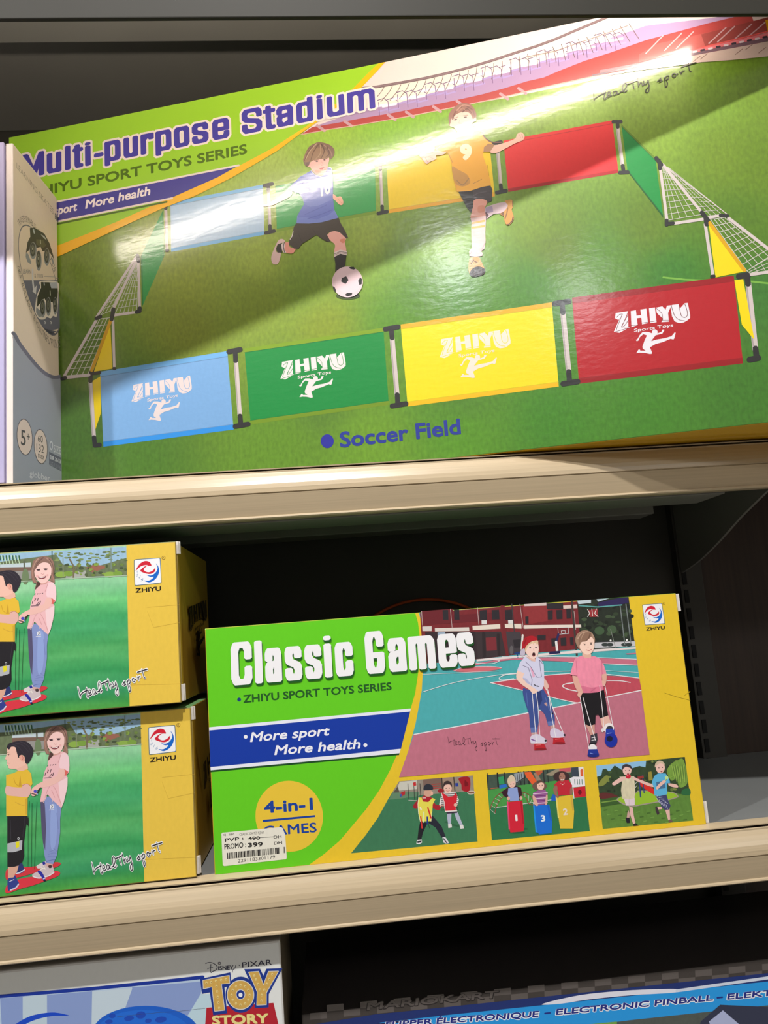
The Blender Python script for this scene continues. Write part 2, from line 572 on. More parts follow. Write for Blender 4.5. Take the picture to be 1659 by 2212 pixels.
def zhiyu(A, src_quad, dst_quad, c, line):
    """outlined brand lettering with the leaping figure, traced on one panel and laid on the others"""
    if dst_quad is None:
        base = lambda x, y: (x, y)
    else:
        base = homography(src_quad, dst_quad)
    A.tf = lambda x, y: base(1310 + x / 8.295, 640 + y / 8.295)
    Z = [(165, 300), (385, 268), (395, 280), (390, 560), (420, 555), (428, 566), (235, 655), (165, 650), (132, 638), (250, 395), (215, 420), (158, 395)]
    A.p([(165, 300), (388, 266), (270, 560), (420, 553), (232, 656), (132, 638), (245, 385), (215, 425), (155, 395)], c)
    A.p([(388, 300), (392, 545), (275, 560)], c)
    A.st([(180, 380), (235, 325), (285, 318), (190, 560), (180, 600)], 10, line)
    A.st([(380, 345), (270, 545), (330, 520), (390, 430)], 10, line, sm=True)
    A.st([(160, 638), (420, 560)], 9, line)
    A.p([(435, 265), (528, 250), (560, 518), (448, 552)], c); A.p([(608, 238), (715, 222), (745, 480), (638, 505)], c)
    A.p([(530, 350), (625, 336), (632, 384), (536, 396)], c)
    A.st([(445, 525), (585, 512)], 9, line); A.st([(630, 480), (745, 465)], 9, line)
    A.p([(762, 215), (868, 200), (898, 465), (785, 482)], c); A.st([(785, 458), (895, 440)], 9, line)
    A.p([(882, 205), (1000, 180), (1060, 240), (1085, 168), (1165, 160), (1105, 300), (1120, 455), (985, 465), (1010, 400), (905, 300)], c)
    A.st([(890, 215), (960, 270), (1000, 330), (1008, 430)], 9, line, sm=True); A.st([(985, 432), (1120, 430)], 8, line)
    A.p([(1150, 200), (1175, 155), (1300, 140), (1320, 215), (1400, 125), (1458, 118), (1500, 330), (1500, 390), (1440, 440), (1380, 470), (1300, 480), (1220, 450), (1175, 360)], c)
    A.st([(1165, 180), (1195, 280), (1230, 360), (1300, 420), (1400, 440)], 10, line, sm=True)
    A.st([(1300, 150), (1320, 260), (1345, 350), (1400, 380), (1450, 340), (1440, 240), (1405, 140)], 10, line, sm=True)
    A.tx('Sports Toys', (495, 640), (1195, 540), 60, c, 0.02)
    A.el(868, 642, 50, 48, c)
    A.p([(825, 665), (740, 640), (650, 640), (600, 690), (555, 770), (525, 780), (545, 805), (578, 790), (600, 730), (660, 680), (725, 700), (680, 800), (645, 900), (650, 940), (705, 975), (605, 975), (600, 955), (575, 955), (535, 1020), (600, 1010), (690, 1015), (780, 1035), (815, 1030), (810, 990), (780, 915), (880, 855), (1010, 820), (1150, 762), (1200, 775), (1215, 755), (1240, 655), (1225, 645), (1165, 715), (1050, 750), (900, 775), (800, 805), (880, 700), (1000, 670), (1040, 610), (1030, 595), (995, 600), (985, 640), (900, 670)], c)
    A.tf = None


# ------------------------------------------------------------------ materials
M_WOOD = plain_mat('pale_wood_trim', (0.48, 0.385, 0.255), 0.30, var=0.16, scale=9, stretch=(0.6, 30, 60))
M_METAL = plain_mat('grey_enamel_metal', (0.20, 0.21, 0.21), 0.42, var=0.05, scale=20)
M_DARK = plain_mat('charcoal_enamel_metal', (0.046, 0.043, 0.036), 0.5, var=0.08, scale=14)
M_CANOPY = plain_mat('olive_grey_enamel', (0.022, 0.021, 0.016), 0.62, var=0.08, scale=12, spec=0.25)
M_UNDER = plain_mat('dark_grey_underside', (0.19, 0.185, 0.165), 0.5, var=0.08, scale=12)
M_BLACK = plain_mat('black_slot', (0.004, 0.004, 0.004), 0.8)
M_GROOVE_SHADE = plain_mat('groove_shade_brown', (0.03, 0.012, 0.008), 0.7)
M_BROWN = plain_mat('brown_wood_panel', (0.042, 0.024, 0.016), 0.5, var=0.45, scale=14, stretch=(14, 1, 0.5))
M_PAPER = plain_mat('white_paper', (0.72, 0.68, 0.64), 0.6, var=0.15, scale=200)
M_CORD = plain_mat('red_plastic', (0.75, 0.12, 0.02), 0.4)
M_FLOOR = plain_mat('shop_floor', (0.50, 0.47, 0.43), 0.35, var=0.1, scale=3)

# ------------------------------------------------------------------ shop structure
XL, XR = -0.85, 1.15
FLOOR_Z = -1.35
vs, fs = [], []
box_vf(-4, 4, -5.9, 0.9, FLOOR_Z - 0.05, FLOOR_Z, vs, fs)
tag(mesh_obj('floor', vs, fs, M_FLOOR), kind='structure')
M_WALL = plain_mat('off_white_wall', (0.72, 0.70, 0.67), 0.8, var=0.05)
for nm, bx in (('ceiling', (-4, 4, -5.9, 0.9, 2.72, 2.80)), ('wall_back', (-4, 4, 0.9, 1.0, FLOOR_Z, 2.72)), ('wall_front', (-4, 4, -6.0, -5.9, FLOOR_Z, 2.72)),
               ('wall_left', (-4.1, -4, -5.9, 0.9, FLOOR_Z, 2.72)), ('wall_right', (4, 4.1, -5.9, 0.9, FLOOR_Z, 2.72))):
    vs, fs = [], []
    box_vf(*bx, vs, fs)
    tag(mesh_obj(nm, vs, fs, M_WALL), kind='structure')

vs, fs = [], []
box_vf(XL, 0.5905, 0.400, 0.412, FLOOR_Z, 1.30, vs, fs)
bp = mesh_obj('back_panel', vs, fs, M_DARK)
tag(bp, 'charcoal metal back panel behind the shelves, left of the slotted post', 'panel')
vs, fs = [], []
box_vf(0.632, 1.6, 0.400, 0.412, FLOOR_Z, 1.30, vs, fs)
bp2 = mesh_obj('wood_panel', vs, fs, M_BROWN)
tag(bp2, 'dark brown wood back panel right of the slotted post', 'panel')

post = empty('upright_post', (0.611, 0.394, FLOOR_Z))
tag(post, 'dark slotted metal upright between the grey and brown back panels', 'post')
bevel_box('column', (-0.020, 0.020, -0.012, 0.020, 0, 2.24), M_DARK, post, 0.001)
vs, fs = [], []
for i in range(44):
    z = 1.35 - 0.62 + i * 0.0298
    box_vf(-0.0155, -0.0085, -0.0135, -0.0119, z, z + 0.021, vs, fs)
mesh_obj('slot_row', vs, fs, M_BLACK, post)


def shelf(name, zt, label, bracket=False):
    """deck, wooden front trim with a dark groove, stiffening channels under the deck; zt = top of the deck"""
    t = empty(name, (0.15, 0.0, zt))
    tag(t, label, 'shelf')
    x0, x1 = XL - 0.15, XR - 0.15
    dk = [(0.0235, -0.0040), (0.0225, -0.0015), (0.0240, 0.0), (0.0275, 0.0004), (0.031, 0.0), (0.396, 0.0), (0.396, -0.006), (0.030, -0.006), (0.030, -0.052), (0.0235, -0.052)]
    extrude_x('deck', dk, x0, x1, M_METAL, t)
    zb = -0.0590
    pr = [(0.0225, zb + 0.001), (0.008, zb), (0.0038, zb + 0.0003), (0.0022, zb + 0.0016), (0.0026, zb + 0.0030), (0.0042, zb + 0.0040),
          (0.0012, zb + 0.016), (-0.0014, zb + 0.0275), (-0.0004, zb + 0.0283), (-0.0022, zb + 0.0292), (-0.0020, zb + 0.034), (-0.0008, zb + 0.039), (0.0010, zb + 0.0435),
          (0.0032, zb + 0.0480), (0.0052, zb + 0.0515), (0.0060, zb + 0.0530), (0.0060, zb + 0.0546), (0.0074, zb + 0.0552),
          (0.0078, zb + 0.046), (0.0132, zb + 0.046), (0.0132, zb + 0.0570), (0.0078, zb + 0.0572), (0.0076, zb + 0.0584), (0.0222, zb + 0.0606)]
    tr = extrude_x('wooden_trim', pr, x0, x1, M_WOOD, t)
    vs, fs = [], []
    box_vf(x0, x1, 0.0127, 0.0131, zb + 0.0463, zb + 0.0569, vs, fs)
    mesh_obj('groove_shade', vs, fs, M_GROOVE_SHADE, tr)  # dark sheet put inside the slot to stand for its shade
    for y0, y1, d in ((0.045, 0.118, 0.057), (0.250, 0.300, 0.050)):
        bevel_box('stiffening_channel', (x0, 0.352, y0, y1, -d, -0.0062), M_UNDER, t, 0.0015)
    if bracket:
        pts = [(1659, 1062), (1630, 1090), (1600, 1120), (1560, 1165), (1520, 1205), (1490, 1228), (1475, 1237), (1462, 1241)]
        yz = []
        for q in spline(pts, False, 3):
            r = ray(*q); P_ = CAM + r * ((0.598 - CAM.x) / r.x)
            yz.append((min(P_.y, 0.381), P_.z - zt))
        yz = [(0.04, -0.012), (0.04, -0.034)] + yz + [(0.381, -0.012)]
        n = len(yz)
        vs = [(0.445, y, z) for y, z in yz] + [(0.449, y, z) for y, z in yz]
        tr_ = tessellate_polygon([[Vector((y, z, 0)) for y, z in yz]])
        fs = [tuple(q) for q in tr_] + [tuple(n + i for i in q[::-1]) for q in tr_] + [(i, (i + 1) % n, n + (i + 1) % n, n + i) for i in range(n)]
        mesh_obj('bracket', vs, fs, M_UNDER, t)
    return t


SH1 = shelf('shelf', 0.1904, 'upper wooden-trimmed shelf carrying the soccer field box', True)
SH2 = shelf('shelf', -0.2420, 'middle wooden-trimmed shelf carrying the green classic games box', False)
SH3 = shelf('shelf', -0.7600, 'lowest shelf, under the boxes at the bottom edge')

can = empty('canopy', (0.15, 0.0, 0.85))
tag(can, 'dark metal canopy over the top shelf with a lamp strip behind its front', 'canopy')
bevel_box('fascia', (XL - 0.15, XR - 0.15, -0.126, -0.121, -0.205, 0.40), M_CANOPY, can, 0.001)
bevel_box('deck', (XL - 0.15, XR - 0.15, -0.1205, 0.398, 0.045, 0.052), M_UNDER, can, 0)
bevel_box('stiffening_channel', (XL - 0.15, XR - 0.15, 0.062, 0.1435, -0.004, 0.0445), M_UNDER, can, 0.002)
ml, nt, b = new_mat('warm_led_strip')
b.inputs['Base Color'].default_value = (0.9, 0.85, 0.75, 1)
b.inputs['Emission Color'].default_value = LED_COLOR
b.inputs['Emission Strength'].default_value = LED_STRENGTH
n = noise_node(nt, 30)
vs, fs = [], []
box_vf(-0.62, 0.33, -0.1205, -0.116, -0.168, -0.154, vs, fs)
led = mesh_obj('lamp_strip', vs, fs, ml, can)
led['label'] = 'warm white lamp strip'

cx, cz = 0.160, -0.098
tag(tube_obj('hoop', [(cx + 0.150 * math.cos(a), 0.372 + 0.02 * math.sin(a), cz + 0.1415 * math.sin(a)) for a in [2 * math.pi * i / 64 for i in range(65)]], 0.0023, M_CORD),
    'thin red hoop standing against the back panel behind the classic games box', 'hoop')


# ------------------------------------------------------------------ big soccer field box
YAW = math.radians(-14.5)
P0 = Vector((0.2575, -0.004, 0.1942))
dX, dY = math.cos(YAW), math.sin(YAW)
tl_, tr_ = (-0.394 - P0.x) / dX, (0.70 - P0.x) / dX
BW = tr_ - tl_; BH = 0.7172 - 0.1922; BD = 0.17
mid = P0 + Vector((dX, dY, 0)) * ((tl_ + tr_) / 2)
big = empty('toy_box', (mid.x, mid.y, 0.1922), YAW)
tag(big, 'large green soccer field goal set box, standing skewed on the upper shelf', 'box')
M_BIG = print_mat('laminated_card', rough=0.45, spec=0.3, bump=0.16, bscale=110, bstretch=(0.6, 1, 1.3), coat=1.0, coat_rough=0.16)
GREEN, YEL = (150, 200, 45), (230, 180, 20)
bevel_box('carton', (-BW / 2, BW / 2, 0, BD, 0, BH), M_BIG, big, 0.0012,
          lambda n, c: lin((170, 210, 110)) if n.y < -.3 and abs(n.y) < .95 else lin(YEL) if n.z < -.5 else lin((225, 180, 40)) if abs(n.x) > .5 else lin((90, 130, 40)))
A = Art(big, M_BIG, 0.90, (0, 0, 0), (0, -1, 0))
# --- grass of the printed pitch, its tones mixed with painted lamp light and shade
grass = [(700, 300, (150, 190, 62)), (860, 290, (135, 188, 55)), (560, 335, (165, 190, 90)), (450, 375, (165, 190, 80)), (400, 600, (138, 155, 42)), (250, 560, (115, 142, 38)),
         (160, 560, (108, 132, 36)), (160, 750, (88, 118, 36)), (160, 950, (72, 112, 36)), (300, 985, (74, 118, 36)), (400, 700, (125, 140, 38)), (560, 640, (124, 146, 38)), (650, 620, (114, 146, 40)),
         (700, 700, (126, 146, 34)), (900, 640, (86, 134, 42)), (850, 560, (112, 150, 50)), (950, 500, (122, 156, 50)), (1150, 480, (112, 142, 40)), (1200, 530, (98, 126, 36)), (1400, 480, (96, 128, 36)),
         (1300, 560, (86, 134, 42)), (1450, 600, (62, 124, 42)), (1150, 620, (76, 132, 46)), (1000, 660, (80, 134, 48)), (1400, 300, (125, 158, 46)), (1450, 210, (135, 168, 62)), (1550, 200, (116, 152, 42)),
         (1640, 200, (106, 138, 30)), (1640, 350, (98, 130, 26)), (1560, 330, (108, 138, 32)), (1600, 480, (84, 122, 30)), (1640, 640, (62, 118, 45)), (600, 950, (96, 140, 36)), (800, 960, (106, 152, 40)),
         (1000, 940, (86, 144, 36)), (1200, 900, (66, 130, 36)), (1400, 880, (66, 128, 36)), (1600, 850, (62, 118, 36)), (560, 560, (150, 172, 60)), (300, 880, (74, 114, 36)), (350, 520, (150, 165, 70)),
         (860, 700, (88, 140, 36)), (1150, 700, (72, 130, 40)), (1030, 460, (128, 165, 60)), (1000, 860, (80, 130, 40)), (800, 520, (150, 175, 70)), (1250, 250, (150, 185, 80)), (680, 860, (84, 124, 40))]
hw = BW / 2
cr = [proj(big.matrix_world @ Vector(q)) for q in ((-hw + .0008, 0, BH - .0008), (hw - .0008, 0, BH - .0008), (hw - .0008, 0, .0008), (-hw + .0008, 0, .0008))]
A.part('front_print', 0)
A.grid(cr, 72, 40, idw(grass), raw=True, g=0.75)
# faint corner folds / white pitch marks
A.st([(1433, 599), (1480, 604), (1545, 607)], 4, (120, 175, 70)); A.st([(1622, 608), (1659, 612)], 4, (120, 175, 70))
# --- stadium, sky
A.part('printed_stadium', 6, 'front_print')
A.f()
A.p([(832, 134), (1660, -38), (1760, -58), (1700, 60), (1659, 80), (1560, 105), (1459, 128), (1380, 150), (1250, 180), (1100, 210), (980, 232), (850, 256), (652, 289), (687, 261), (773, 195), (815, 150)], (226, 212, 208))
A.f(650, 40, 2.552)
ring = [(310, 387), (420, 376), (560, 352), (680, 330), (800, 303), (920, 272), (1050, 233), (1180, 190), (1300, 152), (1400, 115), (1500, 72), (1600, 30), (1700, -12), (1900, -90)]
roof = [(400, 480), (520, 470), (650, 430), (780, 395), (900, 358), (1000, 330), (1100, 300), (1200, 272), (1320, 238), (1450, 195), (1560, 160), (1700, 110), (1900, 40)]
red_t = [(60, 600), (200, 575), (350, 547), (500, 522), (650, 492), (800, 462), (900, 440), (1000, 418), (1120, 385), (1250, 345), (1340, 325), (1420, 290), (1560, 235), (1700, 190), (1900, 120), (2250, 25), (2480, -30)]
grs_t = [(0, 640), (150, 612), (300, 590), (450, 564), (600, 538), (750, 508), (900, 478), (1000, 458), (1120, 432), (1250, 400), (1400, 365), (1560, 330), (1700, 305), (1900, 268), (2100, 245), (2330, 225), (2560, 205)]
A.p(ring + roof[::-1], (238, 226, 212))
A.p(roof + red_t[::-1], (170, 142, 180))
for i in range(26):   # structure of the stand under the roof
    t = i / 25; x = 420 + t * 1300; y = 470 - t * 375 + 14 * math.sin(i * 2.1)
    A.st([(x, y - 18), (x + 36, y - 30), (x + 60, y - 12)], 4, (112, 84, 124))
    A.st([(x - 20, y + 18), (x + 52, y + 4)], 13, (232, 226, 240)); A.st([(x + 10, y + 42), (x + 70, y + 26)], 9, (170, 150, 205))
    A.st([(x + 8, y - 8), (x + 14, y + 64)], 4, (128, 100, 140))
A.p(red_t + grs_t[::-1], (176, 70, 68))
for x0, y0 in ((90, 590), (240, 565), (480, 530), (580, 515), (730, 485), (860, 455), (1100, 415), (1200, 385)):
    A.st([(x0, y0), (x0 + 40, y0 + 28)], 16, (190, 150, 160))
A.st(grs_t, 5, (214, 175, 160))
A.st(ring, 12, (140, 118, 122)); A.st([(x, y + 6) for x, y in ring], 3, (110, 95, 100)); A.st([(x, y - 6) for x, y in ring], 3, (120, 104, 108))
for i in range(30):
    t = i / 29; x = 450 + 1350 * t
    ry = 372 - 330 * t ** 1.25 - 20 * t; k = 60 - 125 * t
    A.st([(x + 8, ry + 6), (x + 8 - k * .35, ry + 40), (x - k, ry + 92)], 3.6, (120, 100, 98), sm=True)
A.st([(1240, 212), (1400, 180), (1660, 90), (1800, 40)], 4, (160, 135, 130))
# right end stands, advertising boards, apron
A.f(1380, 0, 5.946)
A.p([(0, 700), (240, 560), (700, 460), (1100, 365), (1500, 262), (1700, 210), (1760, 330), (1659, 400), (900, 600), (450, 690), (0, 800)], (186, 88, 84))
A.p([(800, 440), (1100, 365), (1500, 262), (1700, 210), (1740, 380), (1659, 395), (1300, 480), (850, 590)], (150, 66, 62))
for x0 in (90, 330, 480, 900, 1010, 1230, 1400): A.st([(x0 + 220, 470 - x0 * .13), (x0, 700 - x0 * .16)], 16, (196, 168, 172))
A.p([(-500, 900), (0, 810), (480, 690), (800, 620), (1659, 420), (1659, 475), (800, 655), (0, 850), (-500, 950)], (226, 120, 128))
A.st([(480, 690), (1659, 405)], 14, (232, 90, 84))
A.p([(-600, 960), (0, 822), (760, 668), (1659, 478), (1659, 530), (760, 700), (0, 856), (-600, 980)], (120, 92, 104))
for i in range(14): A.st([(300 + i * 100, 752 - i * 21), (340 + i * 100, 744 - i * 21)], 26, ((225, 210, 215), (60, 50, 60))[i % 2])
A.p([(-500, 985), (0, 860), (760, 702), (1659, 532), (1700, 720), (1200, 770), (800, 800), (450, 850), (0, 905)], (214, 190, 178))
for x0, y0 in ((540, 800), (700, 790), (790, 760), (1240, 700), (1370, 640), (1540, 680)): A.st([(x0, y0), (x0 + 90, y0 - 70)], 10, (150, 122, 112))
A.p([(1625, 258), (1800, 235), (1800, 420), (1650, 395)], (236, 180, 10))
# --- green banner with the yellow sweep
A.part('printed_banner', -1, 'front_print'); A.f()
up_e = [(60, 548), (131, 528), (250, 480), (371, 425), (450, 392), (513, 360), (585, 322), (660, 274), (715, 233), (756, 198), (803, 150), (818, 137)]
lo_e = [(832, 134), (815, 153), (773, 197), (730, 230), (687, 262), (647, 290), (600, 325), (560, 349), (500, 384), (422, 423), (351, 450), (250, 496), (133, 551), (60, 577)]
e0 = proj(big.matrix_world @ Vector((-hw + .0008, 0, BH - .001)))
A.p([e0, (818, 137)] + up_e[::-1][1:] + [(20, 570)], (158, 208, 50))
A.p(up_e + lo_e, (250, 190, 28))
A.part('slogan_banner', -1, 'front_print')
A.p([(10, 458), (516, 357), (470, 383), (371, 427), (10, 500)], (72, 66, 152))
A.st([(10, 458), (516, 357)], 4, (238, 222, 215)); A.st([(10, 502), (372, 428)], 4, (238, 222, 215)); A.st([(10, 507), (360, 436)], 4, (80, 110, 25))
A.tx('More sport', (60, 477), (167, 454), 19, (244, 232, 230), 0.028, 0.15)
A.tx('More health', (184, 450.5), (325, 420), 19.5, (244, 232, 230), 0.028, 0.15)
A.part('series_lettering', -1, 'front_print')
A.tx('ZHIYU SPORT TOYS SERIES', (62, 428), (534, 331), 22, (82, 112, 18), 0.034)
# --- title
A.part('title_lettering', -1, 'front_print')
T1 = [('M', 49, 96), ('u', 101, 133), ('l', 139, 154), ('t', 157, 180), ('i', 182, 198), ('-', 203, 224), ('p', 226, 261), ('u', 267, 299), ('r', 304, 333), ('p', 336, 371), ('o', 376, 410), ('s', 415, 451), ('e', 459, 496),
      ('S', 523, 567), ('t', 569, 596), ('a', 598, 634), ('d', 641, 677), ('i', 683, 700), ('u', 707, 745), ('m', 751, 811)]
for g, c in ((4.2, (242, 226, 218)), (0, (74, 66, 160))):
    heavy(A, T1, (82, 380), (810, 233.5), (-0.3, -52), (-2.8, -53), .84, 6.2, 4.4, c, g)

# --- barriers of the printed pitch
def barrier(q, main, top, bot, th=11, logo=None, key=None):
    A.part('printed_barrier', 30, 'front_print', key=key)
    (a, b, c, d) = q
    A.p(q, main, g=0.12)
    L_ = lambda p, r, t: (p[0] + (r[0] - p[0]) * t, p[1] + (r[1] - p[1]) * t)
    h = math.hypot(a[0] - d[0], a[1] - d[1]); t = th / h
    A.p([a, b, L_(b, c, t), L_(a, d, t)], top); A.p([L_(a, d, 1 - t), L_(b, c, 1 - t), c, d], bot)
    A.st([L_(a, d, t), L_(b, c, t)], 1.5, tuple(v * .82 for v in main)); A.st([L_(a, d, 1 - t), L_(b, c, 1 - t)], 1.2, tuple(v * .88 for v in main))
    if logo: zhiyu(A, RQ, q if q != RQ else None, *logo)


RQ = [(1235.7, 643), (1585, 595), (1605, 785), (1251, 829)]
BQ = [(216, 803), (491, 758.5), (504.5, 928), (223.5, 965)]
GQ = [(528, 752.7), (828, 708), (840, 874.5), (541.5, 917)]
YQ = [(865.5, 701), (1191.7, 653), (1207, 835), (880.7, 878)]
barrier([(368, 437), (568, 398.6), (571, 507), (369.6, 544)], (176, 206, 236), (130, 190, 236), (120, 185, 236), 8, key='b1')
barrier([(595, 395.6), (810, 352), (812, 462), (598, 501)], (52, 166, 84), (140, 176, 40), (120, 156, 40), 7, key='b2')
barrier([(834.5, 350.5), (1057, 308), (1069, 424), (840.6, 460.5)], (246, 212, 28), (240, 205, 40), (242, 178, 28), 8, key='b3')
barrier([(1087.5, 304), (1322.6, 260), (1336, 373.3), (1098, 414.6)], (228, 40, 46), (226, 44, 48), (168, 24, 32), 7, key='b4')
barrier([(1342, 268), (1415.5, 340), (1433, 471), (1356, 372)], (18, 140, 62), (96, 130, 24), (30, 90, 36), 6, key='b5')
barrier([(353, 452), (356, 550), (307, 663), (304, 554)], (40, 152, 68), (60, 150, 50), (30, 120, 50), 6, key='b6')
barrier(BQ, (118, 166, 216), (110, 172, 226), (44, 142, 224), 11, ((222, 208, 208), (118, 166, 216)), 'b7')
barrier(GQ, (6, 136, 60), (122, 156, 24), (112, 144, 28), 9, ((232, 222, 222), (6, 136, 60)), 'b8')
barrier(YQ, (238, 218, 22), (222, 172, 40), (238, 186, 22), 10, ((232, 222, 206), (238, 218, 22)), 'b9')
barrier(RQ, (178, 22, 34), (150, 18, 28), (150, 16, 26), 12, ((232, 228, 236), (110, 20, 30)), 'b10')

# --- posts (white pipe, black connectors) and goals
PIPE, CON, WHT = (206, 194, 192), (42, 42, 44), (224, 212, 208)


def post_p(key, top, pipe, bot, w=10, cw=11):
    A.part('printed_post', 140, 'front_print', key=key)
    A.st(pipe, w, PIPE); A.st([(x - w * .3, y) for x, y in pipe], w * .25, (168, 158, 158))
    for seg in (top, bot):
        for s_ in seg:
            A.st(s_, cw, CON)
    for seg in (top, bot):
        s_ = seg[0]
        A.st([s_[0], s_[0]], cw * .8, CON)


post_p('p1', [[(354, 441), (364, 440)], [(358, 441), (358, 450)]], [(358, 450), (361, 540)], [[(360, 541), (362, 541)]], 7, 8)
post_p('p2', [[(571, 401), (588, 397)], [(579, 400), (579.5, 412)]], [(580, 408), (583, 490)], [[(574, 503), (592, 499)], [(583, 488), (583.5, 500)]], 7, 8)
post_p('p3', [[(812, 357), (831, 352)], [(821, 356), (821.5, 366)]], [(821.5, 364), (825.5, 448)], [[(817, 461), (836, 457)], [(825.5, 446), (826, 458)]], 7, 8)
post_p('p4', [[(1064, 311), (1082, 307)], [(1073, 310), (1074, 320)]], [(1074.6, 320), (1081.5, 400)], [[(1073, 416), (1093, 412)], [(1081.5, 400), (1083, 412)]], 8, 8.5)
post_p('p5', [[(1325, 263), (1341, 263)], [(1334, 264), (1334.5, 274)]], [(1334, 274), (1345, 360)], [[(1339, 373), (1356, 372)], [(1345, 358), (1347, 370)]], 8, 8.5)
post_p('p6', [[(195, 806), (214, 804)], [(195.5, 806), (195.5, 823)]], [(195, 822), (203, 944)], [[(203, 945), (205, 961)], [(205, 962), (215, 961)]], 9, 10)
post_p('p7', [[(494, 760), (519, 755)], [(508, 760), (509, 779)]], [(509.5, 778), (518, 899)], [[(508, 921), (536, 916)], [(518.5, 899), (520, 915)]])
post_p('p8', [[(832, 711), (860, 706)], [(845, 710), (847, 730)]], [(847, 730), (858, 855)], [[(847, 877), (877, 872)], [(858, 853), (859, 871)]], 11)
post_p('p9', [[(1198, 656), (1229, 651)], [(1214, 656), (1216, 675)]], [(1216, 675), (1228.6, 804)], [[(1216, 829), (1248, 824)], [(1228.6, 803), (1230, 823)]], 12, 12)
post_p('p10', [[(1596, 597), (1617, 594)], [(1614, 598), (1616, 613)]], [(1616.5, 613), (1631.6, 754)], [[(1619, 777), (1638, 773)], [(1632, 753), (1634, 770)]], 13, 13)
A.part('printed_goal', 175, 'front_print', label='white net goal frame printed at right', key='g1')
A.f(1250, 40, 3.687)
A.p([(1240, 2085), (1310, 2075), (1400, 2560), (1300, 2440)], (240, 214, 0))
A.p([(1035, 1625), (1320, 2015), (1090, 2062)], (238, 212, 8))
NET = (196, 196, 182)


def net(q, n, m_, w):
    L_ = lambda p, r, t: (p[0] + (r[0] - p[0]) * t, p[1] + (r[1] - p[1]) * t)
    a, b, c, d = q
    A.L += 1
    for i in range(n + 1): A.st([L_(a, b, i / n), L_(d, c, i / n)], w, NET, bump=False)
    for j in range(m_ + 1): A.st([L_(a, d, j / m_), L_(b, c, j / m_)], w, NET, bump=False)


net([(660, 1175), (700, 1200), (980, 1560), (690, 1610)], 5, 9, 5)
net([(670, 1170), (720, 1190), (1180, 1555), (1010, 1575)], 4, 11, 4.5)
net([(1050, 1600), (1190, 1580), (1560, 1870), (1340, 2010)], 5, 8, 6)
net([(1340, 2010), (1560, 1880), (1600, 1990), (1380, 2040)], 4, 3, 5)
for q, w in (([(650, 1190), (705, 1620)], 24), ([(740, 1635), (990, 1598)], 24), ([(672, 1165), (985, 1550)], 24), ([(1030, 1588), (1130, 1567)], 22), ([(1195, 1590), (1520, 1842)], 26), ([(1375, 2038), (1530, 2016)], 26), ([(1008, 1640), (1070, 2050)], 26), ([(672, 1165), (1180, 1556)], 7)):
    A.st(q, w, PIPE)
A.st([(1040, 1625), (1320, 2005)], 30, (214, 162, 14))
for q, w in (([(618, 1112), (658, 1165)], 34), ([(640, 1130), (648, 1195)], 30), ([(700, 1610), (700, 1640)], 34), ([(700, 1636), (752, 1630)], 30), ([(982, 1545), (1028, 1605)], 36), ([(1010, 1590), (1018, 1640)], 34), ([(1130, 1568), (1185, 1572)], 30), ([(1060, 2055), (1078, 2052)], 28)):
    A.st(q, w, CON)
A.part('printed_goal', 175, 'front_print', label='white net goal frame printed at left', key='g2')
A.f()
A.p([(200, 823), (217, 813), (218, 892), (206, 928)], (236, 206, 10))
A.p([(238, 698), (243, 796), (203, 803)], (236, 206, 14))
net([(298, 560), (301, 566), (295, 672), (248, 680)], 5, 8, 1.3)
net([(294, 556), (298, 558), (247, 668), (208, 684)], 4, 9, 1.2)
net([(208, 690), (240, 686), (190, 808), (141, 812)], 4, 8, 1.5)
for q, w in (([(298.5, 562), (302, 668)], 6), ([(246, 681), (295, 674)], 6), ([(297, 557), (246, 664)], 5.5), ([(294, 555), (209, 684)], 5), ([(208, 692), (139, 812)], 6), ([(139, 816), (192, 810)], 7), ([(244, 692), (247, 796)], 6)):
    A.st(q, w, PIPE)
A.st([(240, 690), (198, 800)], 7, (206, 156, 20))
for q, w in (([(297, 552), (299, 564)], 8), ([(302, 666), (301, 671)], 9), ([(295, 674), (302, 672)], 8), ([(208, 688), (217, 684)], 8), ([(245, 668), (241, 690)], 9), ([(134, 818), (141, 816)], 8), ([(246, 796), (248, 796)], 7)):
    A.st(q, w, CON)

# --- player in blue
SK, SK2 = (238, 176, 166), (226, 150, 134)
A.part('printed_player', 420, 'front_print', label='boy in blue shirt kicking the ball', key='boy1')
A.f(570, 460, 7.213)
A.p([(240, 415), (290, 405), (330, 440), (280, 470), (215, 490), (190, 560), (200, 610), (265, 620), (250, 720), (215, 795), (160, 800), (125, 770), (116, 680), (158, 560), (200, 470)], (218, 186, 182), sm=True)
A.p([(215, 490), (280, 465), (285, 620), (215, 618), (190, 560)], (44, 38, 34))
A.p([(318, 470), (388, 455), (392, 510), (430, 545), (495, 555), (460, 622), (400, 632), (335, 610), (310, 560)], SK2, sm=True)
A.p([(272, 490), (310, 455), (330, 480), (318, 560), (350, 616), (310, 622), (280, 570)], (226, 208, 206)); A.st([(318, 462), (305, 530), (325, 612)], 12, (60, 50, 52), sm=True)
A.p([(985, 345), (1040, 295), (1100, 280), (1180, 290), (1262, 340), (1280, 400), (1262, 460), (1282, 590), (1190, 585), (1098, 610), (1108, 500), (1050, 440), (1000, 390)], SK, sm=True)
A.p([(1180, 420), (1260, 400), (1265, 450), (1225, 470)], (222, 140, 116), sm=True)
A.p([(1097, 680), (1190, 630), (1285, 650), (1268, 830), (1180, 880), (1110, 975), (1115, 800)], (40, 36, 34), sm=False)
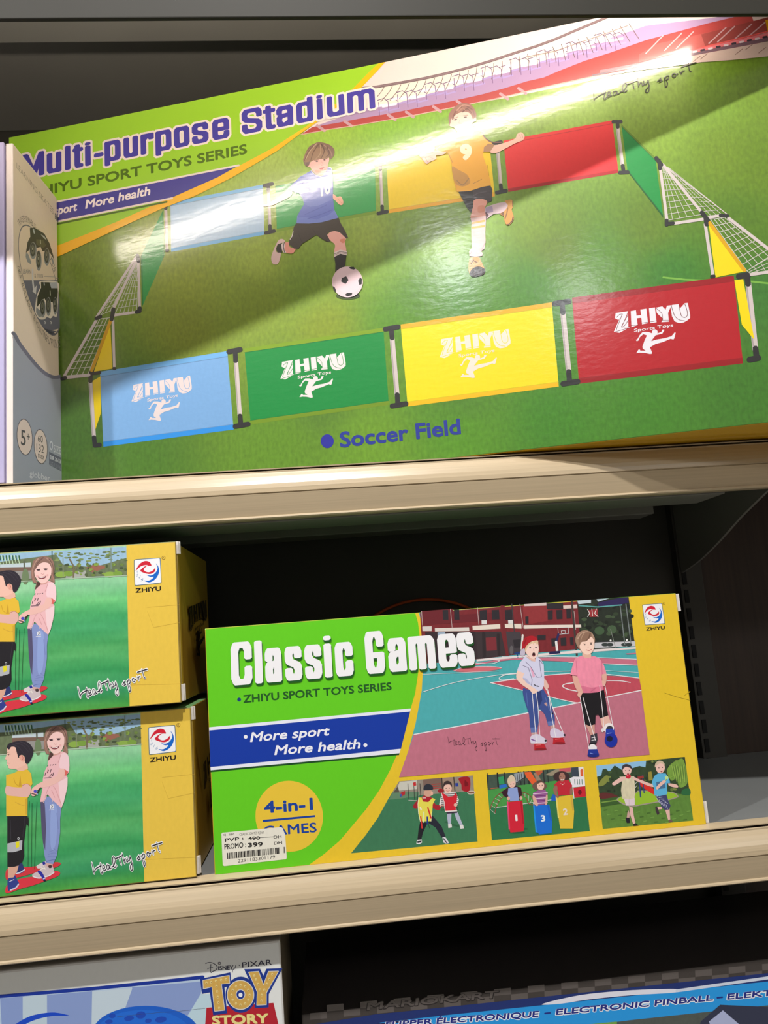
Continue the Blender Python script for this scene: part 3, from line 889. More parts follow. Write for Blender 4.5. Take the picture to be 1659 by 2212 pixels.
A.p([(1095, 612), (1190, 572), (1292, 592), (1297, 662), (1190, 636), (1090, 692)], (230, 212, 208)); A.st([(1094, 640), (1190, 602), (1296, 620)], 8, (90, 70, 72)); A.st([(1092, 660), (1190, 620), (1297, 640)], 6, (90, 70, 72))
A.p([(500, 160), (700, 166), (900, 144), (1165, 75), (1200, 165), (1270, 285), (1312, 385), (1280, 394), (1180, 300), (1100, 280), (1000, 305), (985, 345), (1040, 445), (980, 446), (920, 414), (815, 340), (700, 415), (600, 474), (540, 560), (470, 556), (395, 490), (390, 440), (440, 355), (465, 225)], (62, 54, 46))
A.st([(455, 290), (440, 360), (410, 410)], 12, (225, 210, 205)); A.st([(815, 340), (760, 250)], 8, (48, 42, 36)); A.st([(600, 470), (540, 330)], 8, (48, 42, 36))
A.f(570, 290, 7.213)
A.p([(340, 890), (430, 870), (425, 960), (240, 1060), (130, 1110), (20, 1128), (-20, 1112), (-35, 1095), (40, 1085), (70, 1065), (200, 1000)], (244, 196, 176), sm=True)
A.p([(1080, 930), (1140, 975), (1200, 970), (1238, 1050), (1220, 1102), (1175, 1095), (1110, 1030), (1080, 1000)], (242, 186, 160), sm=True)
A.st([(1150, 1000), (1215, 1080)], 5, (214, 150, 124))
A.p([(735, 570), (700, 585), (560, 665), (420, 800), (345, 880), (350, 905), (430, 880), (560, 930), (610, 1020), (625, 1090), (520, 1270), (508, 1388), (700, 1392), (900, 1372), (1162, 1302), (1100, 1180), (1075, 1000), (1080, 800), (1068, 570), (1040, 520), (985, 505), (978, 560), (930, 633), (880, 655), (800, 630)], (112, 130, 206))
A.p([(625, 1090), (720, 1130), (860, 1110), (1080, 1010), (1100, 1180), (1020, 1250), (820, 1330), (640, 1290), (540, 1300), (520, 1270)], (96, 114, 196))
for q in ([(640, 1250), (800, 1180), (980, 1100)], [(680, 1320), (860, 1260), (1060, 1180)], [(600, 760), (760, 690), (880, 680)], [(540, 830), (640, 780), (760, 760)]): A.st(q, 12, (84, 100, 180), sm=True)
A.p([(345, 880), (400, 810), (440, 840), (430, 885), (350, 905)], (150, 120, 140)); A.st([(440, 850), (490, 880), (500, 930)], 14, (226, 222, 234))
A.st([(735, 570), (800, 632), (880, 658), (940, 632), (985, 508), (1045, 524), (1064, 560)], 12, (214, 214, 236))
A.tx('10', (890, 965), (1045, 905), 190, (236, 234, 244), 0.03)
A.p([(750, 560), (900, 600), (965, 560), (935, 630), (885, 652), (830, 634)], (230, 150, 120))
A.p([(615, 400), (640, 310), (700, 200), (780, 148), (860, 122), (960, 140), (1050, 180), (1100, 250), (1090, 330), (1045, 382), (1000, 360), (880, 390), (790, 395), (725, 430), (700, 490), (655, 497), (625, 455)], (128, 100, 84), sm=True)
A.p([(722, 440), (790, 395), (900, 385), (1000, 362), (1020, 400), (1000, 470), (985, 550), (945, 605), (885, 648), (830, 630), (770, 590), (738, 540), (722, 512), (690, 510), (680, 480), (705, 470)], (240, 182, 172), sm=True)
A.p([(800, 560), (900, 570), (960, 540), (940, 605), (885, 648), (830, 628)], (236, 164, 144), sm=True)
A.p([(612, 410), (650, 300), (710, 230), (800, 200), (940, 230), (1000, 300), (1000, 372), (880, 388), (780, 405), (725, 432), (690, 450)], (150, 118, 92), sm=True)
for q, c in (([(820, 150), (720, 260), (650, 400)], (186, 156, 128)), ([(850, 160), (770, 280), (730, 410)], (104, 78, 62)), ([(880, 170), (880, 300), (800, 390)], (176, 144, 112)), ([(900, 160), (940, 260), (890, 380)], (86, 62, 52)), ([(940, 170), (1030, 250), (1060, 340)], (164, 128, 112)), ([(760, 190), (680, 290), (630, 420)], (112, 84, 70)), ([(980, 190), (1020, 300), (960, 360)], (98, 74, 62))): A.st(q, 18, c, sm=True, w2=8)
A.p([(650, 440), (720, 425), (700, 490), (655, 496)], (104, 78, 66))
A.st([(790, 408), (850, 398)], 7, (120, 84, 74)); A.el(826, 420, 20, 11, (70, 44, 44)); A.st([(930, 392), (980, 384)], 9, (110, 78, 70)); A.el(945, 402, 16, 8, (80, 52, 50))
A.st([(900, 430), (925, 475), (890, 488)], 7, (214, 146, 136), sm=True); A.p([(862, 535), (900, 522), (942, 515), (915, 548), (880, 548)], (196, 92, 92)); A.st([(866, 534), (940, 518)], 5, (140, 60, 64))
# --- football
A.part('printed_football', 186, 'front_print', label='black and white football')
A.f(570, 460, 7.213)
A.el(1310, 1290, 190, 60, (60, 80, 24)); A.el(1320, 1280, 160, 46, (34, 44, 18))
A.part('printed_football', 620, 'front_print')
A.el(1303, 1075, 240, 241, (224, 196, 202), n=40); A.el(1320, 1050, 205, 205, (228, 200, 208), n=36)
for q in ([(1212, 1015), (1282, 985), (1320, 1045), (1272, 1108), (1203, 1070)], [(1500, 1003), (1530, 1030), (1525, 1110), (1490, 1125), (1468, 1060)], [(1325, 843), (1400, 838), (1424, 872), (1400, 882), (1350, 872)], [(1262, 1275), (1300, 1243), (1378, 1242), (1370, 1282), (1300, 1302)], [(1074, 1140), (1106, 1160), (1128, 1220), (1110, 1230), (1082, 1185)]): A.p(q, (28, 26, 28))
# --- player in yellow
A.part('printed_player', 420, 'front_print', label='boy in yellow shirt numbered nine', key='boy2')
A.f(980, 400, 10.533)
A.p([(720, 520), (800, 475), (1000, 410), (1180, 390), (1240, 450), (1160, 580), (1050, 640), (900, 660), (740, 770), (720, 660)], (208, 184, 192), sm=True)
A.p([(720, 510), (880, 470), (900, 610), (740, 640)], (160, 140, 170)); A.p([(725, 600), (800, 680), (740, 775), (715, 700)], (90, 50, 60))
A.p([(1160, 370), (1215, 340), (1330, 340), (1345, 500), (1320, 560), (1370, 720), (1340, 830), (1250, 912), (1185, 880), (1150, 780), (1140, 710), (1050, 650), (1160, 580), (1232, 460)], (196, 140, 62), sm=True)
A.p([(1370, 720), (1340, 830), (1250, 912), (1190, 890), (1250, 880), (1320, 810), (1340, 720)], (92, 56, 34)); A.p([(1060, 650), (1150, 590), (1150, 710)], (112, 70, 38)); A.st([(1230, 520), (1210, 640), (1170, 760)], 26, (130, 84, 42)); A.st([(1340, 360), (1335, 480)], 14, (120, 78, 40))
A.p([(455, 350), (520, 312), (640, 308), (765, 370), (742, 450), (700, 540), (722, 705), (560, 735), (388, 745), (415, 600), (440, 450)], (228, 160, 142), sm=True)
A.p([(560, 480), (700, 470), (690, 600), (560, 620)], (218, 142, 118), sm=True)
A.p([(380, 750), (560, 728), (728, 698), (736, 790), (718, 1080), (726, 1260), (700, 1450), (625, 1500), (664, 1560), (648, 1610), (500, 1632), (358, 1612), (352, 1500), (412, 1430), (400, 1000), (408, 850)], (220, 188, 186))
A.p([(412, 845), (715, 785), (716, 835), (412, 885)], (222, 168, 82)); A.p([(418, 945), (716, 905), (716, 955), (412, 990)], (222, 168, 82)); A.st([(640, 1480), (720, 1300)], 16, (190, 158, 162)); A.st([(380, 1560), (420, 1480)], 12, (190, 158, 162)); A.st([(400, 790), (420, 860)], 12, (190, 170, 186))
A.p([(380, 1650), (560, 1632), (620, 1720), (700, 1890), (718, 1960), (660, 2040), (450, 2085), (370, 2030), (333, 1900), (350, 1740)], (204, 154, 92), sm=True)
A.p([(368, 1985), (440, 1890), (560, 1850), (690, 1890), (718, 1960), (660, 2040), (480, 2085), (390, 2062)], (40, 26, 26), sm=True)
A.st([(360, 1720), (450, 1720), (540, 1760)], 18, (92, 48, 28)); A.st([(390, 1790), (460, 1700)], 16, (80, 42, 26)); A.st([(340, 1760), (352, 1950)], 12, (230, 190, 130))
for x in (480, 580, 640): A.st([(x, 1900), (x - 14, 2050)], 12, (84, 66, 66))
A.p([(108, 150), (300, 140), (450, 98), (600, 45), (838, 8), (882, 100), (866, 360), (770, 392), (745, 340), (640, 308), (520, 310), (452, 352), (440, 500), (398, 622), (310, 530), (258, 430)], (58, 48, 52))
A.p([(110, 150), (440, 110), (450, 350), (440, 500), (398, 622), (310, 530), (258, 430)], (36, 32, 32)); A.st([(450, 240), (560, 180), (740, 150)], 12, (84, 72, 80), sm=True)
A.f(890, 210, 6.381)
A.p([(480, 750), (420, 795), (330, 805), (335, 850), (250, 890), (200, 918), (130, 840), (98, 800), (150, 740), (255, 680), (325, 690), (310, 735), (420, 728)], (244, 206, 190), sm=True)
A.st([(180, 830), (220, 900)], 9, (214, 166, 152)); A.st([(230, 820), (300, 850)], 8, (214, 166, 152)); A.st([(160, 790), (290, 760)], 7, (224, 180, 168))
A.p([(1110, 670), (1180, 655), (1300, 620), (1420, 570), (1445, 515), (1490, 484), (1520, 492), (1552, 530), (1530, 592), (1430, 632), (1280, 712), (1150, 772), (1075, 752)], (244, 194, 176), sm=True)
A.st([(1470, 500), (1500, 560)], 8, (214, 160, 146)); A.st([(1510, 510), (1530, 560)], 8, (206, 150, 138))
A.p([(310, 690), (420, 620), (520, 560), (500, 600), (335, 735)], (160, 128, 110))
A.p([(520, 560), (640, 520), (700, 530), (850, 488), (960, 480), (1010, 560), (1105, 635), (1062, 742), (985, 752), (973, 790), (1020, 930), (1066, 1100), (1092, 1212), (950, 1242), (800, 1292), (620, 1302), (588, 1200), (558, 1060), (553, 950), (520, 830), (490, 762), (380, 742), (330, 735), (420, 640)], (240, 176, 58))
A.p([(990, 690), (1050, 640), (1110, 640), (1135, 665), (1075, 752), (985, 752)], (172, 128, 88)); A.st([(960, 490), (1010, 560), (1090, 615), (1230, 625)], 18, (110, 74, 66), sm=True)
A.p([(555, 950), (640, 1000), (760, 1070), (800, 1180), (700, 1230), (600, 1190), (560, 1060)], (200, 148, 72), sm=True); A.st([(620, 1150), (700, 1210), (780, 1120)], 14, (160, 120, 70), sm=True); A.st([(840, 1190), (960, 1130)], 8, (176, 128, 50)); A.st([(1040, 940), (1060, 1080)], 8, (206, 150, 40)); A.st([(500, 770), (560, 900)], 10, (204, 150, 60))
A.tx('9', (672, 852), (840, 838), 215, (252, 242, 206), 0.07)
A.p([(640, 470), (830, 400), (850, 490), (760, 530), (640, 535), (620, 500)], (246, 212, 194), sm=True)
A.p([(510, 340), (503, 260), (540, 180), (620, 110), (700, 80), (795, 95), (855, 150), (888, 240), (872, 300), (835, 300), (800, 240), (700, 215), (620, 240), (565, 290), (548, 400), (520, 392)], (150, 108, 96), sm=True)
A.p([(543, 300), (620, 232), (700, 202), (775, 208), (822, 255), (838, 300), (880, 278), (884, 325), (832, 352), (810, 420), (760, 480), (690, 502), (620, 472), (580, 420), (545, 408), (520, 395), (530, 350)], (246, 202, 186), sm=True)
for q, c in (([(560, 300), (600, 200), (690, 130)], (120, 82, 74)), ([(620, 180), (700, 110), (800, 120)], (186, 140, 126)), ([(760, 130), (840, 180), (860, 270)], (126, 90, 84)), ([(700, 200), (760, 160), (820, 220)], (110, 76, 70)), ([(640, 200), (700, 150), (740, 190)], (170, 124, 110))): A.st(q, 20, c, sm=True, w2=8)
A.el(600, 308, 22, 10, (96, 70, 70), -15); A.el(735, 276, 22, 10, (96, 70, 70), -10); A.st([(560, 296), (630, 272)], 7, (150, 108, 98)); A.st([(700, 258), (770, 246)], 7, (150, 108, 98))
A.st([(655, 320), (650, 360), (690, 360)], 7, (224, 162, 150), sm=True); A.st([(620, 410), (680, 404), (732, 382)], 9, (190, 110, 108), sm=True)

# --- captions
A.part('caption_lettering', 100, 'front_print'); A.f()
A.el(707, 953, 14, 15, (40, 44, 156)); A.tx('Soccer Field', (735, 966), (996, 936.5), 35, (38, 56, 150), 0.03)
A.part('slogan_lettering', 420, 'front_print', label='black handwritten slogan'); A.f(1250, 40, 3.687)
healthy(A, (118, 580), (123, 655), (895, 420), 8, (40, 44, 26))
A.build()


# ------------------------------------------------------------------ classic games box
cl_b = [onY(443, 1357, 0.020), onY(1459, 1281, 0.020), onY(1530, 1786, 0.020), onY(463, 1887, 0.020)]
CXL, CXR, CZT, CZB = -0.1304, 0.4105, 0.0163, -0.2414
clb = empty('toy_box', ((CXL + CXR) / 2, 0.020, CZB))
tag(clb, 'green and yellow four-in-one games box with a price sticker, right on the middle shelf', 'box')
M_CARD = print_mat('printed_card', rough=0.42, spec=0.45, bump=0.035, bscale=60, bstretch=(1.6, 1, 0.5))
LG, YB = (96, 200, 28), (226, 192, 44)
cw = (CXR - CXL) / 2; chh = CZT - CZB


def colf(n, c):
    if n.y < -.3 and abs(n.y) < .95:
        return lin((160, 225, 130)) if c.x < 0.02 else lin((240, 215, 110))
    if n.x > .5: return lin((150, 128, 40))
    if n.z > .5: return lin((60, 140, 40))
    return lin((190, 165, 50))


bevel_box('carton', (-cw, cw, 0, 0.13, 0, chh), M_CARD, clb, 0.0011, colf)
for i, (z0, z1) in enumerate(((chh - 0.021, chh - 0.001), (0.001, 0.024))):
    bevel_box('corner_flap', (cw, cw + 0.0045, 0.002, 0.0045, z0, z1), M_PAPER, clb, 0.0005)
A = Art(clb, M_CARD, 1.0)
A.part('front_print', 0)
cc = [proj(clb.matrix_world @ Vector(q)) for q in ((-cw + .0008, 0, chh - .0008), (cw - .0008, 0, chh - .0008), (cw - .0008, 0, .0008), (-cw + .0008, 0, .0008))]
A.p(cc, YB, g=0.12)
out = [(897, 1324.5), (903, 1345), (906, 1370), (908, 1400), (907, 1430), (903, 1455), (897, 1497), (887, 1532), (877, 1573), (865, 1613), (844, 1661), (820, 1706), (791, 1748), (734, 1816), (700, 1845), (668, 1868)]
inn = [(905, 1324), (911, 1350), (915, 1395), (914, 1440), (911, 1492), (904, 1530), (897, 1566), (882, 1622), (862, 1679)]
A.p([cc[0]] + out + [cc[3]], LG, g=0.08)
A.st([(1436, 1497), (1460, 1505), (1491, 1513)], 1.2, (150, 125, 20)); A.st([(1478, 1503), (1490, 1494)], 2, (190, 158, 30))
# court picture
A.part('court_picture', 6, 'front_print', label='court scene with brick building')
A.p(inn + [(1403, 1630), (1358, 1291)], (74, 168, 174), g=0.25)
A.f(880, 1260, 2.44)
TL_, TR2 = (66, 148), (1166, 74)
A.p([(66, 157), (900, 95), (915, 345), (850, 352), (620, 372), (540, 380), (380, 400), (85, 425)], (118, 40, 46), g=0.5)
A.p([(895, 90), (1166, 72), (1200, 330), (1020, 348), (915, 350)], (38, 46, 38), g=0.9)
A.f(900, 1260, 3.318)
random.seed(3)
for i in range(70):
    x = random.uniform(1190, 1540); y = random.uniform(140, 400) + (1190 - x) * .05
    A.el(x, y, random.uniform(8, 24), random.uniform(6, 16), random.choice([(52, 66, 48), (30, 36, 30), (66, 84, 60), (44, 56, 42), (24, 30, 26)]), n=9)
A.el(1310, 340, 36, 30, (64, 88, 62), n=12); A.el(1400, 330, 34, 30, (70, 92, 66), n=12)
A.p([(1150, 124), (1250, 117), (1250, 140), (1160, 150)], (190, 205, 215)); A.p([(1290, 114), (1380, 108), (1300, 132)], (180, 200, 214))
A.p([(30, 200), (260, 183), (260, 230), (600, 205), (600, 260), (40, 300)], (104, 34, 42))
A.p([(600, 160), (630, 158), (665, 520), (630, 522)], (110, 38, 44))
A.p([(760, 158), (940, 143), (940, 270), (770, 300)], (140, 50, 54), g=.4)
A.p([(130, 322), (375, 315), (378, 342), (132, 345)], (214, 206, 200)); A.p([(40, 310), (108, 308), (108, 342), (42, 342)], (206, 200, 196))
A.p([(400, 305), (598, 292), (600, 325), (402, 335)], (222, 212, 200)); A.p([(632, 292), (750, 290), (752, 325), (634, 320)], (222, 212, 200))
A.p([(770, 300), (1178, 296), (1180, 316), (772, 326)], (224, 212, 202)); A.p([(770, 150), (930, 138), (930, 160), (772, 164)], (206, 190, 188)); A.p([(1050, 160), (1150, 152), (1152, 178), (1052, 182)], (214, 196, 190))
A.p([(410, 350), (605, 345), (640, 515), (430, 545)], (58, 48, 52)); A.p([(640, 345), (745, 350), (765, 490), (660, 515)], (66, 60, 66))
A.p([(60, 350), (420, 345), (440, 540), (80, 570)], (52, 40, 46)); A.p([(150, 350), (205, 348), (210, 540), (155, 545)], (150, 170, 190))
A.p([(495, 390), (570, 385), (575, 480), (500, 485)], (120, 44, 52)); A.st([(480, 360), (485, 520)], 26, (46, 38, 42)); A.st([(585, 370), (590, 510)], 22, (44, 36, 40))
for q in ([(186, 192), (226, 190), (228, 262), (190, 262)], [(268, 190), (305, 188), (308, 262), (270, 262)], [(450, 195), (502, 190), (505, 262), (452, 264)], [(538, 192), (590, 190), (594, 258), (540, 260)], [(632, 192), (684, 188), (686, 262), (636, 264)], [(778, 240), (802, 236), (802, 290), (780, 290)],
          [(938, 196), (975, 192), (975, 258), (940, 260)], [(1000, 192), (1045, 190), (1046, 255), (1004, 258)], [(1072, 186), (1104, 182), (1106, 252), (1075, 254)], [(866, 372), (925, 370), (925, 405), (868, 406)], [(964, 395), (1000, 392), (1002, 450), (968, 452)], [(1030, 392), (1072, 388), (1074, 446), (1034, 448)], [(1098, 388), (1124, 386), (1126, 442), (1102, 444)],
          [(930, 144), (1050, 138), (1050, 182), (934, 184)], [(690, 405), (750, 400), (756, 460), (700, 462)]):
    A.p(q, (44, 40, 46))
for q in ([(465, 266), (502, 265), (502, 294), (466, 295)], [(655, 264), (690, 263), (690, 290), (657, 290)]): A.p(q, (214, 214, 214))
for a_, b_ in (((242, 184), (254, 316)), ((435, 175), (446, 296)), ((740, 150), (765, 322)), ((35, 200), (42, 300))): A.st([a_, b_], 4, (188, 170, 170))
A.st([(682, 150), (700, 345)], 8, (60, 56, 60)); A.st([(1112, 130), (1148, 515)], 15, (66, 58, 56)); A.st([(1128, 200), (1140, 330)], 3, (206, 190, 186))
A.p([(430, 545), (765, 515), (1150, 480), (1570, 458), (1572, 470), (1150, 500), (780, 530), (430, 560)], (226, 214, 214))
A.p([(1270, 425), (1565, 415), (1568, 450), (1275, 465)], (196, 196, 202)); A.st([(1270, 420), (1565, 412)], 4, (60, 62, 66))
for x in (1350, 1385, 1490, 1520): A.el(x, 440, 26, 13, (52, 60, 60), n=10)
A.el(1390, 410, 7, 7, (240, 240, 240), n=10); A.el(1506, 406, 7, 7, (240, 240, 240), n=10)
A.st([(1458, 155), (1492, 440)], 7, (120, 128, 130)); A.st([(1500, 150), (1536, 430)], 7, (120, 128, 130)); A.st([(1390, 330), (1425, 460)], 4, (130, 136, 130))
A.p([(1295, 140), (1470, 102), (1515, 99), (1520, 140), (1470, 150), (1310, 172)], (44, 36, 84)); A.st([(1165, 160), (1300, 170), (1470, 155)], 9, (90, 160, 160)); A.p([(1230, 192), (1300, 182), (1298, 240), (1240, 242)], (150, 50, 56))
A.st([(1225, 186), (1240, 215), (1225, 240)], 4, (226, 226, 226)); A.st([(1290, 182), (1275, 215), (1300, 240)], 4, (226, 226, 226)); A.st([(1255, 182), (1262, 235)], 4, (222, 222, 222))
A.st([(1012, 320), (1085, 314), (1090, 360), (1016, 366), (1012, 320)], 3, (206, 212, 216)); A.st([(1036, 340), (1064, 338), (1066, 358), (1040, 360), (1036, 340)], 3, (216, 220, 224))
A.st([(1016, 366), (1000, 420)], 16, (40, 40, 90)); A.st([(1000, 420), (1008, 490)], 18, (226, 222, 222)); A.p([(950, 490), (1025, 484), (1030, 502), (950, 510)], (34, 34, 80))
A.st([(760, 372), (752, 470)], 15, (220, 214, 210)); A.el(680, 480, 14, 34, (96, 92, 96), n=12); A.st([(722, 505), (726, 540)], 8, (30, 60, 120)); A.st([(706, 502), (738, 500)], 14, (30, 60, 120))
# the coloured court
A.f(880, 1260, 2.44)
A.p([(300, 432), (480, 402), (620, 392), (880, 390), (1207, 402), (1213, 431), (880, 414), (560, 402), (420, 420), (300, 446)], (196, 112, 134), g=.2)
A.p([(1150, 370), (1205, 366), (1206, 372), (1160, 376)], (196, 112, 134))
A.el(370, 453, 128, 13, (206, 108, 118), -3); A.st([(245 + 0, 462), (300, 442), (440, 438), (497, 446)], 2, (220, 226, 230), sm=True)
A.p([(438, 524), (700, 488), (880, 474), (1222, 498), (1234, 564), (905, 630), (860, 624)], (188, 76, 92), g=.3)
fg = [(35, 797), (460, 717), (905, 629), (1233, 564), (1277, 903)]
A.f()
A.p([inn[-1], (878, 1634), (894, 1586.5)] + [(880 + x / 2.44, 1260 + y / 2.44) for x, y in fg], (188, 112, 132), g=.3)
A.f(880, 1260, 2.44)
W_ = (226, 228, 232)
for q, w in (([(35, 797), (460, 717), (905, 629), (1233, 564)], 5), ([(438, 524), (610, 565), (860, 624), (905, 629)], 4), ([(438, 524), (700, 488), (880, 474)], 4), ([(1040, 478), (1222, 499)], 4), ([(80, 573), (240, 525), (420, 492), (610, 470), (880, 462)], 3), ([(850, 416), (1213, 432)], 4), ([(500, 388), (880, 388), (1207, 400)], 3.5), ([(80, 480), (300, 470), (480, 462)], 2),
             ([(560, 502), (500, 510), (484, 500), (520, 482), (620, 474)], 4), ([(880, 524), (835, 530), (818, 543), (850, 560), (900, 569)], 5), ([(1040, 513), (1120, 514), (1175, 523)], 4), ([(340, 418), (440, 424), (485, 408), (440, 402)], 3), ([(890, 450), (1216, 470)], 2)):
    A.st(q, w, W_, sm=len(q) > 2)
A.part('slogan_lettering', -1, 'front_print', label='black handwritten slogan')
healthy(A, (213, 808), (219, 848), (476, 850), 4, (34, 26, 36))
# two children on the court
SKN = (238, 204, 190)
A.part('printed_child', -1, 'front_print', label='child in red cap on rope stilts', key='c1')
A.f(1090, 1340, 6.381)
for q in ([(408, 1698), (540, 1692), (572, 1760), (545, 1788), (410, 1794)], [(674, 1612), (800, 1606), (832, 1680), (795, 1708), (664, 1704)]): A.p(q, (186, 36, 48), sm=False)
A.st([(430, 1722), (500, 1716)], 8, (226, 120, 124)); A.st([(700, 1640), (760, 1634)], 8, (226, 120, 124)); A.el(500, 1775, 80, 16, (140, 30, 42)); A.el(760, 1692, 78, 16, (140, 30, 42))
A.p([(368, 1535), (452, 1530), (442, 1595), (372, 1595)], (196, 160, 158)); A.p([(628, 1445), (692, 1435), (702, 1505), (640, 1515)], (196, 160, 158))
A.p([(360, 1600), (440, 1568), (500, 1590), (580, 1650), (562, 1690), (440, 1698), (362, 1690)], (214, 206, 226), sm=True); A.st([(370, 1640), (440, 1668)], 14, (120, 70, 150)); A.el(566, 1660, 16, 16, (40, 34, 44)); A.st([(365, 1694), (560, 1694)], 10, (236, 232, 240))
A.p([(634, 1510), (700, 1488), (780, 1530), (838, 1580), (800, 1612), (690, 1618), (634, 1602)], (208, 198, 224), sm=True); A.el(826, 1580, 14, 16, (40, 34, 44)); A.st([(640, 1606), (800, 1610)], 9, (236, 232, 240))
A.p([(255, 930), (340, 960), (390, 1005), (450, 980), (530, 940), (600, 1060), (650, 1200), (692, 1330), (692, 1432), (600, 1450), (558, 1300), (472, 1205), (482, 1350), (452, 1500), (353, 1490), (338, 1300), (268, 1080), (250, 990)], (60, 80, 146))
A.p([(430, 990), (500, 960), (520, 1100), (470, 1205), (440, 1180)], (42, 58, 116)); A.p([(355, 1478), (462, 1475), (446, 1542), (364, 1548)], (96, 116, 176)); A.p([(588, 1395), (692, 1388), (692, 1440), (602, 1456)], (96, 116, 176))
A.p([(545, 1150), (570, 1130), (600, 1160), (580, 1185)], (190, 150, 150)); A.st([(300, 1000), (320, 1180)], 10, (84, 108, 172)); A.st([(560, 1060), (620, 1240)], 12, (84, 108, 172)); A.el(660, 1285, 12, 14, (20, 24, 50))
A.p([(180, 690), (275, 735), (250, 790), (300, 850), (440, 930), (458, 980), (390, 1012), (345, 960), (230, 880), (163, 800)], SKN, sm=True)
A.p([(540, 790), (600, 880), (604, 930), (568, 955), (536, 890)], (224, 184, 172), sm=True)
A.p([(288, 495), (370, 560), (420, 567), (440, 492), (500, 540), (540, 610), (546, 760), (542, 900), (520, 950), (470, 982), (445, 960), (370, 910), (300, 860), (248, 790), (272, 730), (173, 690), (212, 580)], (208, 208, 234))
A.p([(350, 650), (380, 660), (420, 770), (390, 790)], (226, 170, 200)); A.p([(250, 790), (300, 800), (380, 900), (300, 860)], (180, 182, 216))
for q in ([(290, 570), (360, 640), (445, 785)], [(250, 622), (330, 655)], [(330, 660), (380, 820), (370, 900)], [(480, 545), (495, 680), (510, 780)], [(480, 545), (525, 600)], [(445, 785), (510, 780)]): A.st(q, 6, (76, 62, 110))
A.st([(405, 885), (440, 905), (475, 912)], 10, (24, 20, 34)); A.st([(420, 890), (412, 905)], 6, (24, 20, 34)); A.st([(455, 900), (450, 918)], 6, (24, 20, 34))
A.p([(350, 505), (425, 530), (422, 568), (370, 558), (298, 500)], (226, 184, 172))
A.p([(280, 420), (300, 350), (370, 292), (450, 275), (466, 330), (466, 430), (400, 440), (330, 470)], (214, 186, 152), sm=True)
A.p([(300, 410), (340, 340), (400, 315), (460, 330), (469, 420), (448, 490), (402, 532), (350, 512), (305, 462)], (240, 208, 198), sm=True)
A.st([(385, 285), (400, 330)], 16, (226, 200, 166)); A.st([(430, 280), (440, 325)], 14, (220, 190, 156))
A.el(352, 378, 13, 8, (60, 56, 70)); A.el(432, 376, 12, 8, (60, 56, 70)); A.st([(395, 390), (405, 425)], 6, (222, 178, 168)); A.el(402, 472, 21, 30, (64, 22, 28)); A.el(402, 492, 13, 9, (190, 90, 96))
A.p([(240, 375), (245, 300), (290, 235), (370, 212), (430, 232), (452, 272), (370, 290), (312, 340), (272, 392), (236, 402)], (172, 26, 40), sm=True); A.st([(300, 250), (270, 330)], 14, (140, 16, 30)); A.p([(222, 420), (272, 390), (282, 470), (240, 490), (212, 466)], (190, 182, 202), sm=True)
for q in ([(380, 1000), (440, 1692)], [(436, 990), (462, 1200), (486, 1582)], [(575, 950), (612, 1040), (640, 1280), (704, 1602)], [(592, 952), (650, 1170), (806, 1545)]): A.st(q, 9, (236, 234, 240))
A.part('printed_child', 520, 'front_print', label='child in pink shirt on rope stilts', key='c2')
A.p([(1115, 1440), (1240, 1430), (1244, 1560), (1190, 1600), (1150, 1510)], (206, 156, 144)); A.p([(1318, 1345), (1425, 1305), (1475, 1430), (1420, 1470), (1360, 1500), (1330, 1420)], (228, 184, 172))
A.p([(1160, 1772), (1272, 1768), (1304, 1850), (1222, 1888), (1142, 1862)], (30, 52, 150)); A.el(1222, 1862, 80, 24, (26, 42, 130)); A.st([(1180, 1830), (1220, 1840)], 8, (130, 150, 220))
A.p([(1188, 1580), (1275, 1555), (1282, 1640), (1262, 1705), (1178, 1705)], (54, 54, 64)); A.st([(1200, 1620), (1250, 1610)], 8, (226, 226, 230)); A.st([(1200, 1655), (1255, 1645)], 8, (226, 226, 230)); A.p([(1170, 1690), (1262, 1680), (1262, 1710), (1165, 1715)], (26, 24, 34)); A.el(1212, 1738, 54, 38, (40, 36, 46)); A.el(1212, 1738, 47, 30, (238, 234, 238)); A.p([(1155, 1745), (1272, 1740), (1272, 1775), (1160, 1778)], (232, 230, 238))
A.el(1440, 1490, 70, 76, (236, 230, 232)); A.el(1450, 1515, 54, 62, (52, 52, 66)); A.p([(1396, 1500), (1510, 1490), (1530, 1600), (1390, 1640)], (34, 62, 170)); A.el(1468, 1652, 88, 98, (24, 46, 160)); A.el(1448, 1632, 42, 40, (16, 22, 60)); A.st([(1412, 1560), (1470, 1552)], 9, (150, 170, 230)); A.el(1350, 1515, 18, 28, (226, 220, 222))
A.p([(935, 752), (1000, 765), (1042, 880), (1082, 970), (1098, 1040), (1055, 1064), (1010, 990), (958, 880)], (222, 170, 156), sm=True)
A.p([(1343, 745), (1402, 735), (1404, 830), (1376, 905), (1318, 905), (1308, 850), (1345, 830)], (222, 170, 156), sm=True); A.el(1040, 1025, 36, 40, (226, 176, 162)); A.el(1350, 870, 40, 36, (226, 176, 162))
A.p([(1075, 1000), (1280, 985), (1368, 955), (1392, 1080), (1428, 1310), (1320, 1352), (1290, 1298), (1255, 1310), (1250, 1430), (1170, 1458), (1108, 1430), (1068, 1200), (1042, 1060)], (22, 20, 26))
A.p([(1055, 485), (1120, 520), (1235, 490), (1312, 530), (1370, 620), (1404, 732), (1338, 748), (1342, 850), (1362, 960), (1280, 992), (1180, 1002), (1085, 1002), (1050, 900), (1000, 762), (903, 750), (938, 620), (968, 530)], (236, 142, 168), g=.35)
